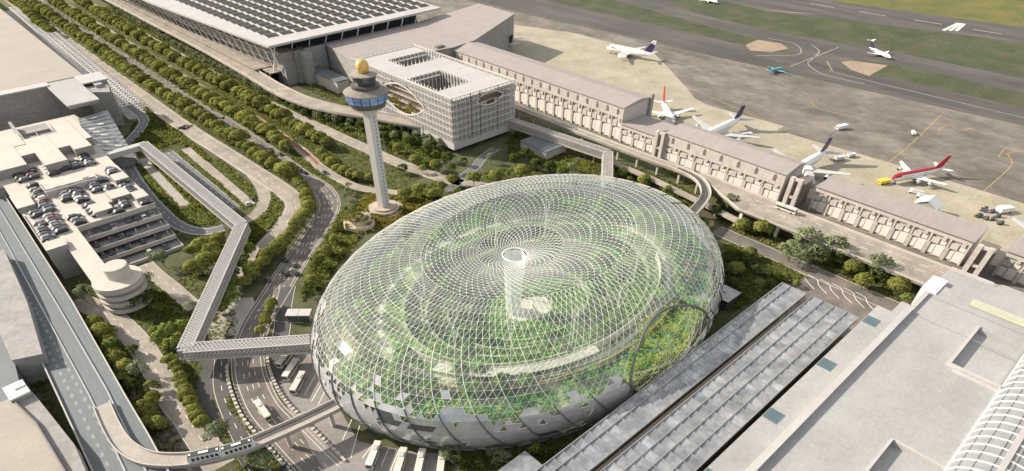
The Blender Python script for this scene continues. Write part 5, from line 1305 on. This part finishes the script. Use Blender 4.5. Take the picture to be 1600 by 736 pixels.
# ------------------------------------------------------------------ aircraft
def aircraft(label, nose, head, L, span, rad, fin_h, eng, body='plane', top=None, fin='plane', wing='planegrey', ttail=False, stripe=None, sweep=.62, prop=False, text=None):
    """nose (x,y) on the ground, head = direction angle the nose points to"""
    o = thing('airliner' if not prop else 'propeller_plane', label, 'airplane', (nose[0], nose[1], 0), head)
    zc = rad*1.75; N = 18
    st = [(0, .05, -.25), (-.02, .42, -.18), (-.06, .78, -.08), (-.12, .97, 0), (-.2, 1, 0), (-.62, 1, 0), (-.75, .88, .08), (-.88, .52, .28), (-.97, .2, .42), (-1., .06, .46)]
    b = MB(); vs = []
    for x, r, dz in st:
        for i in range(N):
            t = 2*math.pi*i/N; vs.append((x*L, r*rad*math.cos(t), zc+dz*rad+r*rad*math.sin(t)*1.06))
    fs = [(j*N+i, j*N+(i+1) % N, (j+1)*N+(i+1) % N, (j+1)*N+i) for j in range(len(st)-1) for i in range(N)]
    b.v = vs
    for f in fs:
        zz = sum(vs[k][2] for k in f)/4-zc; j = f[0]//N
        b.f.append(f); b.m.append(1 if top and zz > (.55+.1*(j > 5))*rad*st[j][1]+st[j][2]*rad else (2 if zz < -.35*rad and top else 0))
    b.f += [tuple(range(N))]; b.m += [0]
    fus = b.build('fuselage', [M[body], M[top or body], M['planegrey'] if top else M[body]], o, smooth=True)
    for sd in (-1, 1):
        w = MB(); r0, r1, ti = -.33*L, -.56*L, -(.36+sweep*.5*span/L*.9)*L
        ti = -.33*L-sweep*(span/2-rad)
        z0, z1 = zc-.55*rad, zc-.55*rad+span*.035
        c_t = (r0-r1)*.24
        ps = [(r0, rad*.6, z0), (r1, rad*.6, z0), (-.47*L+(ti+.40*L)*.35, span*.17, z0+(z1-z0)*.3), (ti-c_t, span/2, z1), (ti, span/2, z1)]
        ps = [(x, y*sd, z) for x, y, z in ps]; th_ = rad*.12
        v2 = ps+[(x, y, z+th_*(1.6 if k < 2 else .6)) for k, (x, y, z) in enumerate(ps)]
        n = 5; f2 = [tuple(range(n)), tuple(range(2*n-1, n-1, -1))]+[(i, n+i, n+(i+1) % n, (i+1) % n) for i in range(n)]
        if sd > 0: f2 = [f[::-1] for f in f2]
        w.add(v2, f2); w.build('wing', M[wing], o)
        t = MB(); tx = -.86*L if not ttail else -.93*L; tz = zc+.35*rad if not ttail else zc+fin_h-zc-rad*.4
        ts = span*.19; ps = [(tx, rad*.15, tz), (tx-.1*L, rad*.15, tz), (tx-.135*L, ts, tz+ts*.08), (tx-.09*L, ts, tz+ts*.08)]
        ps = [(x, y*sd, z) for x, y, z in ps]; v2 = ps+[(x, y, z+th_*.7) for x, y, z in ps]
        f2 = [(0, 1, 2, 3), (7, 6, 5, 4)]+[(i, 4+i, 4+(i+1) % 4, (i+1) % 4) for i in range(4)]
        if sd > 0: f2 = [f[::-1] for f in f2]
        t.add(v2, f2); t.build('tailplane', M[wing], o)
        for fr in eng:
            e = MB(); y = sd*(span/2*fr); ex = (r0-(sweep)*(span/2*fr-rad)+.05*L) if not ttail else -.72*L
            ez = zc-.55*rad+(span*.035)*fr-rad*.55 if not ttail else zc+.45*rad
            er_ = rad*.42
            if ttail: y = sd*rad*1.25
            pr = [(ex, er_*.85), (ex-.01*L, er_), (ex-.05*L, er_), (ex-.085*L, er_*.6)]
            vs = []
            for x, r in pr:
                for i in range(12):
                    a = 2*math.pi*i/12; vs.append((x, y+r*math.cos(a), ez+r*math.sin(a)))
            e.add(vs, [(j*12+i, j*12+(i+1) % 12, (j+1)*12+(i+1) % 12, (j+1)*12+i) for j in range(3) for i in range(12)], 0)
            e.add(vs[:12], [tuple(range(11, -1, -1))], 1); e.add(vs[-12:], [tuple(range(12))], 1)
            if not ttail: e.box(ex-.06*L, y-.15, ez+er_*.6, ex-.02*L, y+.15, ez+rad*.62, 0)
            if prop: 
                for a in range(4): e.bar((ex+.02, y, ez), (ex+.02, y+rad*1.1*math.cos(a*1.571+.4), ez+rad*1.1*math.sin(a*1.571+.4)), .16, .05, 1)
            e.build('engine', [M[body], M['black']], o, smooth=False)
    f_ = MB(); zr = zc+.75*rad
    ps = [(-.78*L, zr), (-.945*L, fin_h), (-1.02*L, fin_h), (-.95*L, zr+.1*rad)]
    vs = [(x, -rad*.07, z) for x, z in ps]+[(x, rad*.07, z) for x, z in ps]
    f_.add(vs, [(0, 1, 2, 3), (7, 6, 5, 4)]+[(i, 4+i, 4+(i+1) % 4, (i+1) % 4) for i in range(4)])
    if fin == 'purple':   # white tip with dark blotches
        for q in (-1, 1): f_.add([(-.905*L, q*rad*.08, zr+(fin_h-zr)*.74), (-.942*L, q*rad*.08, fin_h-.1), (-1.012*L, q*rad*.08, fin_h-.1), (-.995*L, q*rad*.08, zr+(fin_h-zr)*.66)], [(0, 1, 2, 3) if q < 0 else (3, 2, 1, 0)], 1)
        for q in (-1, 1):
            for cx_, cz_ in ((-.945, .8), (-.965, .88), (-.935, .74)): f_.add([(cx_*L, q*rad*.09, zr+(fin_h-zr)*cz_), (cx_*L-.012*L, q*rad*.09, zr+(fin_h-zr)*(cz_+.06)), (cx_*L-.024*L, q*rad*.09, zr+(fin_h-zr)*cz_), (cx_*L-.012*L, q*rad*.09, zr+(fin_h-zr)*(cz_-.05))], [(0, 1, 2, 3) if q < 0 else (3, 2, 1, 0)], 0)
    f_.build('tail_fin', [M[fin], M['plane']], o)
    b = MB()
    for q in (-1, 1):
        for k in range(int(L*.5/1.2)):
            x = -.14*L-k*1.2
            b.box(x-.22, q*rad*.985-.03, zc+.22*rad, x+.22, q*rad*.985+.03, zc+.36*rad)
    b.build('cabin_windows', M['void'], fus)
    if fin == 'purple' and not ttail:   # illegible grey lettering blocks behind the cockpit
        b = MB()
        for q in (-1, 1):
            for k in range(4): b.box(-.115*L-k*.026*L-.018*L, q*rad*.94-.05, zc+.3*rad, -.115*L-k*.026*L, q*rad*.94+.05, zc+.3*rad+(.3 if k % 2 else .36)*rad)
        b.build('fuselage_marking', M['steel'], fus)
    if stripe:
        b = MB()
        for q in (-1, 1): b.box(-.8*L, q*rad*1.0-.04, zc-.02*rad, -.06*L, q*rad*1.0+.04, zc+.2*rad)
        b.build('stripe', M[stripe], fus)
    b = MB()
    for x, y in ((-.1*L, 0), (-.5*L, rad*.8), (-.5*L, -rad*.8)):
        b.box(x-.15, y-.15, .5, x+.15, y+.15, zc-.6*rad); b.tube([(x, y-.35, .5), (x, y+.35, .5)], .5, 10)
    b.build('landing_gear', M['black'], o)
    b = MB(); b.box(-.055*L, -rad*.42, zc+.42*rad, -.036*L, rad*.42, zc+.62*rad); b.build('cockpit_window', M['void'], fus)
    return o
aircraft('white airliner with dark purple tail taxiing alone on the pale apron', (502, 399), math.atan2(1, -.2), 50, 46, 2.8, 17.5, (.33, .62), fin='purple')
aircraft('white airliner with purple tail parked nose in behind the pier beside a cargo stand', (372, 208), math.pi, 58, 55, 3.2, 19, (.33, .62), fin='purple')
aircraft('white airliner with purple tail parked at the fins with a jet bridge at its nose', (362, 138), math.pi, 58, 52, 3.2, 19, (.33, .62), fin='purple')
aircraft('jumbo jet with crimson top and tail behind a yellow tug', (415, 93), math.atan2(14.6, -34), 42, 36, 2.4, 12.5, (.34, .64), top='crim', fin='crim', wing='plane')
aircraft('white airliner with a crimson tail fin seen from behind beyond the low pier connector', (392, 241), math.atan2(-.75, -.66), 42, 42, 2.2, 15.5, (.34,), fin='crim', wing='plane')
aircraft('white business jet with dark cheat line on the far taxiway', (681, 201), math.atan2(-31, -17), 31, 24, 1.5, 10, (.3,), fin='purple', wing='plane', ttail=True, stripe='void')
aircraft('small pale teal propeller plane standing on the grey apron', (577, 254), math.atan2(-4, 18), 20, 21, 1.3, 6.5, (.35,), body='planeteal', fin='planeteal', wing='planeteal', sweep=.05, prop=True)
aircraft('white airliner beyond the baggage carts of which only a wing shows', (372, -3), math.pi, 58, 58, 3.2, 19, (.33, .62), fin='purple')
aircraft('small white airliner on the taxiway farthest from the pier', (757, 438), math.atan2(-30, -6), 30, 28, 1.6, 9, (.34,), fin='plane', wing='plane')
_tx, _ty = P(801, 66, 8)
aircraft('airliner with a black tail half hidden by the end wall of the link hall', (_tx+15, _ty+48), math.atan2(48, 15), 50, 44, 2.5, 14, (.34,), fin='void')

# ------------------------------------------------------------------ apron vehicles, jet bridges
def jet_bridge(label, pts, z=5.):
    o = thing('jet_bridge', label, 'jet bridge', (pts[0][0], pts[0][1], 0)); x0, y0 = pts[0]
    pts = [(x-x0, y-y0) for x, y in pts]
    b = MB(); b.strip(pts, 3.4, z+3.2, 3.2); b.build('tunnel', M['roofwhite'], o)
    b = MB(); e = pts[-1]; b.obox((e[0], e[1], z-.4), (5.4, 5.4, 4.4), math.atan2(pts[-1][1]-pts[-2][1], pts[-1][0]-pts[-2][0])); b.build('cab', M['white'], o)
    b = MB(); b.box(e[0]-.5, e[1]-.5, 0, e[0]+.5, e[1]+.5, z-.4); b.build('leg', M['steel'], o)
jet_bridge('white jet bridge with a big cab at the parked airliner by the fins', [(362, 120), (372, 126), (379, 132)])
jet_bridge('long grey jet bridge leading from the low connector to the crimson airliner', [(364, 232), (376, 238), (388, 243)])
gp = thing('gable_shelter', 'white gable roofed shelter standing behind the lowest pier stretch', 'shelter', (386, 64, 0))
b = MB(); b.add([(0, -6.5, 6), (11, -6.5, 6), (11, 0, 9.6), (0, 0, 9.6), (0, 6.5, 6), (11, 6.5, 6)], [(0, 1, 2, 3), (3, 2, 5, 4)]); b.add([(0, -6.5, 5.7), (11, -6.5, 5.7), (11, 0, 9.3), (0, 0, 9.3), (0, 6.5, 5.7), (11, 6.5, 5.7)], [(3, 2, 1, 0), (4, 5, 2, 3)]); b.build('roof', M['white'], gp)
b = MB(); b.add([(.6, -5.8, 0), (.6, 5.8, 0), (.6, 5.8, 5.8), (.6, 0, 9.), (.6, -5.8, 5.8), (10.4, -5.8, 0), (10.4, 5.8, 0), (10.4, 5.8, 5.8), (10.4, 0, 9.), (10.4, -5.8, 5.8)], [(4, 3, 2, 1, 0), (5, 6, 7, 8, 9), (0, 5, 9, 4), (1, 2, 7, 6)]); b.build('wall', M['greyconc'], gp)
def truck(name, label, x, y, rz, L, W, H, body, cab=True, group=None):
    o = thing(name, label, 'truck' if 'tug' not in name else 'tug', (x, y, 0), rz, group)
    b = MB(); b.box(-L/2, -W/2, .7, L*.22, W/2, H); b.build('cargo_body', M[body], o)
    b = MB(); b.obox((L*.37, 0, .7), (L*.26, W*.95, H*.72), 0, 0, .9); b.build('cab', M['plane'] if body != 'yellow' else M['yellow'], o)
    b = MB(); b.box(L*.44, -W*.4, H*.5, L*.505, W*.4, H*.72); b.build('windscreen', M['void'], o)
    for sx in (-.32, .34):
        for sy in (-1, 1):
            b = MB(); b.tube([(L*sx, sy*W*.36, .5), (L*sx, sy*W*.5, .5)], .5, 10); b.build('wheel', M['black'], o)
    return o
v = [(481, 155, R(160), 9, 3.4, 3.2, 'plane', 'white service truck alone on the open grey apron'), (427, 131, R(-20), 7.5, 3., 2.8, 'planegrey', 'grey cargo truck under the wing of the fin stand airliner'), (438, 128, R(-20), 6, 2.6, 2.4, 'planegrey', 'small grey dolly truck beside the fin stand airliner'),
     (428, 33, R(-30), 9, 4., 3.4, 'plane', 'white catering truck next to the baggage cart cluster'), (417, 195, R(-30), 8, 2.8, 2.6, 'planegrey', 'grey loader under the wing of the cargo stand airliner'), (412, 200, R(-60), 7, 2.6, 2.6, 'plane', 'white loader under the wing of the cargo stand airliner'),
     (414, 77, R(100), 8, 2.6, 2.4, 'planegrey', 'grey stair truck beside the gable shelter'), (411, 72, R(100), 7, 2.4, 2.2, 'planegrey', 'second grey truck nearest the gable shelter'), (510, 115, R(30), 6, 2.2, 2., 'plane', 'tiny white van on the grey apron beyond the crimson jumbo')]
for x, y, rz, L, W, H, bd, lb in v: truck('service_truck', lb, x, y, rz, L, W, H, bd)
truck('pushback_tug', 'yellow pushback tug at the nose of the crimson jumbo jet', 413.5, 96.5, math.atan2(14.6, -34), 7.5, 4., 2.6, 'yellow')
for i in range(9):
    x, y = 417+random.uniform(-12, 6), 37+random.uniform(-9, 5)
    o = thing('baggage_cart', 'dark baggage cart in the cluster beside the white catering truck', 'cart', (x, y, 0), random.uniform(0, 3), 'baggage carts by the catering truck')
    b = MB(); b.box(-1.7, -.9, .6, 1.7, .9, 1.); b.box(-1.5, -.8, 1., .3, .8, 2.1); b.build('bed', M['dullglass'], o)
    b = MB()
    for sx in (-1, 1): b.tube([(sx*1.1, -.9, .4), (sx*1.1, .9, .4)], .4, 8)
    b.build('wheel', M['black'], o)

# ------------------------------------------------------------------ cars, buses, train
def car_mesh(L=4.5, W=1.85):
    b = MB()
    side = [(-L/2, .35), (L/2, .35), (L/2, .72), (L*.28, .92), (L*.12, 1.42), (-L*.3, 1.45), (-L*.46, .95), (-L/2, .88)]
    n = len(side); vs = [(x, -W/2*(1 if z < 1 else .82), z) for x, z in side]+[(x, W/2*(1 if z < 1 else .82), z) for x, z in side]
    b.add(vs, [tuple(range(n)), tuple(range(2*n-1, n-1, -1))]+[(i, n+i, n+(i+1) % n, (i+1) % n) for i in range(n) if i not in (3, 5)], 0)
    b.add(vs, [(i, n+i, n+(i+1) % n, (i+1) % n) for i in (3, 5)], 1)
    for q in (-1, 1): b.add([(L*.2, q*W*.465, .98), (L*.1, q*W*.425, 1.36), (-L*.28, q*W*.425, 1.38), (-L*.4, q*W*.465, .98)], [(0, 1, 2, 3) if q > 0 else (3, 2, 1, 0)], 1)
    for x in (-L*.31, L*.31):
        for y in (-1, 1): b.tube([(x, y*W*.36, .33), (x, y*W*.51, .33)], .33, 10, 2)
    return b.mesh('car', [M['car'], M['void'], M['black']])
CARM = [car_mesh(), car_mesh(4.9, 1.9), car_mesh(4.1, 1.75)]
def car(x, y, z, rz, label, group, s=1.):
    o = put('car', random.choice(CARM), None, (x, y, z), rz); o.scale = (s, s, s); return tag(o, label, 'car', group)
def car_row(p0, p1, z, label, rz=0., step=3.5):
    a, c = np.array(P(*p0, z)), np.array(P(*p1, z)); n = max(1, int(np.linalg.norm(c-a)/step))
    for i in range(n+1):
        if random.random() < .08: continue
        q = a+(c-a)*i/max(1, n); car(q[0]+random.uniform(-.25, .25), q[1], z, rz+(math.pi if random.random() < .4 else 0)+random.uniform(-.04, .04), label, 'cars parked in the car park', 1.5)
ZD = 14.02
for p0, p1, t in (((53, 292), (96, 363), 'in the long left row of the roof deck'),  ((58, 334), (80, 382), 'along the left parapet of the roof deck'), ((94, 297), (108, 313), 'in the short row below the ramp house'), ((111, 291), (131, 315), 'in the middle row below the ramp house'),
                  ((139, 283), (152, 299), 'at the right corner of the ramp house'), ((158, 281), (201, 328), 'in the long right row of the roof deck'), ((173, 266), (206, 303), 'along the right parapet of the roof deck'), ((76, 257), (86, 273), 'above the ramp house on the left'), ((92, 256), (104, 266), 'above the ramp house in the shaded gap'),
                  ((112, 249), (123, 262), 'above the ramp house near the middle'), ((130, 245), (142, 257), 'above the ramp house on the right'), ((28, 271), (38, 283), 'by the shaded wall at the left'), ((48, 268), (54, 279), 'in the left shaded corner'), ((141, 323), (152, 337), 'in the notch behind the upper parapet'), ((118, 341), (126, 350), 'beside the lowest stair house'), ((170, 324), (186, 333), 'in front of the right stair houses'), ((224, 318), (230, 319), 'beside the corner stair house')):
    car_row(p0, p1, ZD, 'parked car '+t)
for z, y in ((9.72, 341.5), (6.22, 335.3), (2.82, 329.3), (.12, 321.5)):
    for x in np.arange(23, 56, 3.9):
        if random.random() < .55: car(x, y+1.2, z+.6, math.pi/2*(1 if random.random() < .5 else -1), 'parked car on the '+{9.72: 'uppermost', 6.22: 'second', 2.82: 'third', .12: 'lowest'}[z]+' open tier of the car park', 'cars on the open tiers', 1.3)
for px, py, t in ((420, 234, 'dark car heading down the boulevard beside the middle tree row'), (438, 242, 'white car following the dark car on the boulevard'), (463, 262, 'pale car on the bend of the brown road'), (469, 267, 'car on the bend just behind another'), (476, 271, 'car on the bend nearest the tower'), (508, 271, 'dark car on the road to the tower'), (417, 221, 'car alone between the tree rows'), (265, 145, 'car between the tree rows far up the boulevard'), (285, 156, 'dark car far up the boulevard'),
                  (445, 408, 'white car on the brown road above the footbridge'), (460, 415, 'dark car in the right lane of the brown road'), (447, 429, 'white car lower on the brown road'), (462, 428, 'dark car next to the lower white car'), (420, 438, 'dark car at the shaded edge of the brown road'), (413, 262, 'car on the outer bend of the wide pale road'), (388, 320, 'pale car on the hairpin lane'), (395, 312, 'white car on the inside of the hairpin lane'),
                  (445, 734, 'dark car at the lower end of the brown road')):
    x, y = P(px, py); car(x, y, .04, math.pi/2+random.uniform(-.3, .1), t, None, 1.2)
bm = {}
def bus(label, x, y, rz, group=None, L=11.5, z=0.):
    o = thing('bus', label, 'bus', (x, y, z), rz, group)
    if not bm:
        b = MB(); b.obox((0, 0, .45), (L, 2.55, 2.75), 0, 0, .985); bm['body'] = b.mesh('body', M['bus'])
        b = MB()
        for q in (-1, 1): b.box(-L*.46, q*1.275-.03, 1.5, L*.46, q*1.275+.03, 2.5)
        b.box(L*.485, -1.05, 1.3, L*.503, 1.05, 2.6); bm['windows'] = b.mesh('windows', M['void'])
        b = MB(); b.box(-3.4, -.8, 3.2, -1.2, .8, 3.5); bm['roof_unit'] = b.mesh('roof_unit', M['planegrey'])
        b = MB(); b.tube([(0, -.16, 0), (0, .16, 0)], .5, 12); bm['wheel'] = b.mesh('wheel', M['black'])
    bb_ = put('body', bm['body'], o)
    for k in ('windows', 'roof_unit'): put(k, bm[k], bb_)
    for sx in (-.3, .33):
        for sy in (-1, 1): put('wheel', bm['wheel'], o, (L*sx, sy*1.15, .5))
def px_bus(label, tail, nose):
    a, c = np.array(P(*tail, 1.5)), np.array(P(*nose, 1.5)); bus(label, *((a+c)/2), math.atan2(c[1]-a[1], c[0]-a[0]))
px_bus('cream bus in the bay closest under the lattice footbridge', (453, 551), (440, 567))
px_bus('cream bus in the middle of the three upper bays', (463, 566), (447, 590))
px_bus('cream bus parked lowest of the three upper bays', (473, 586), (459, 612))
px_bus('cream bus parked beside the dome foot left of the covered bays', (592, 692), (576, 732))
px_bus('cream bus in the first covered bay at the dome foot', (632, 703), (620, 742))
px_bus('cream bus in the second covered bay at the dome foot', (661, 705), (652, 744))
px_bus('cream bus in the last bay next to the shrubs at the dome foot', (692, 708), (687, 746))
px_bus('cream bus driving down the brown road under the footbridge', (404, 632), (418, 652))
bus('bus on the wide viaduct in front of the pier', 318.5, 114, R(-88), z=8.02)
def train_car(label, x, y, rz):
    o = thing('train_car', label, 'train car', (x, y, 9.42), rz, 'coupled sky train cars')
    L = 11.2
    b = MB(); b.obox((0, 0, .4), (L, 2.7, 2.7), 0, 0, .93); tb_ = b.build('body', M['plane'], o)
    b = MB(); b.box(-L*.455, -1.17, 3.1, L*.455, 1.17, 3.22); b.build('roof_cover', M['train'], o)
    b = MB(); b.box(-1.6, -.45, 3.22, 1.6, .45, 3.42); b.build('roof_unit', M['plane'], o)
    for q in (-1, 1):
        b = MB(); b.box(-L*.42, -.4, 3.22, -L*.36, .4, 3.32) if q < 0 else b.box(L*.36, -.4, 3.22, L*.42, .4, 3.32); b.build('hatch', M['plane'], o)
        for k in range(6):
            b = MB(); xx = -4.1+k*1.5; b.add([(xx, q*1.345, 1.1), (xx+1.05, q*1.345, 1.1), (xx+1.05, q*1.285, 2.5), (xx, q*1.285, 2.5)], [(0, 1, 2, 3) if q < 0 else (3, 2, 1, 0)]); b.build('window', M['void'], tb_)
    b = MB(); b.box(-L*.4, -.9, -.02, L*.4, .9, .4); b.build('bogie', M['black'], o)
a, c = P(320, 711, 11), P(371, 699, 11)
train_car('leading sky train car with black roof on the lower left track', a[0], a[1], math.atan2(-3.6, 7.7))
train_car('trailing sky train car with black roof coupled nearer the dome', c[0], c[1], math.atan2(-2.2, 7))
# street lamps along the brown road and boulevard
lm = MB(); lm.tube([(0, 0, 0), (0, 0, 8.5)], .11, 6); lm.tube([(0, 0, 8.4), (1.6, 0, 9)], .07, 5); lpm = lm.mesh('pole', M['steel'])
lh_ = MB(); lh_.box(1.2, -.15, 8.95, 2.2, .15, 9.12); lhm = lh_.mesh('lamp_head', M['planegrey'])
for path, off, t in ((ra, 6.8, 'beside the wide pale boulevard lane'), (rb, 7.2, 'beside the brown road'), (rd, 5.2, 'beside the palm bed lane')):
    for p in resample(path, 28):
        if 160 < p[1] < 760:
            o = thing('street_lamp', 'slim grey street lamp '+t, 'street lamp', (p[0]+off, p[1], 0), math.pi, 'street lamps '+t); put('pole', lpm, o); put('lamp_head', lhm, o)
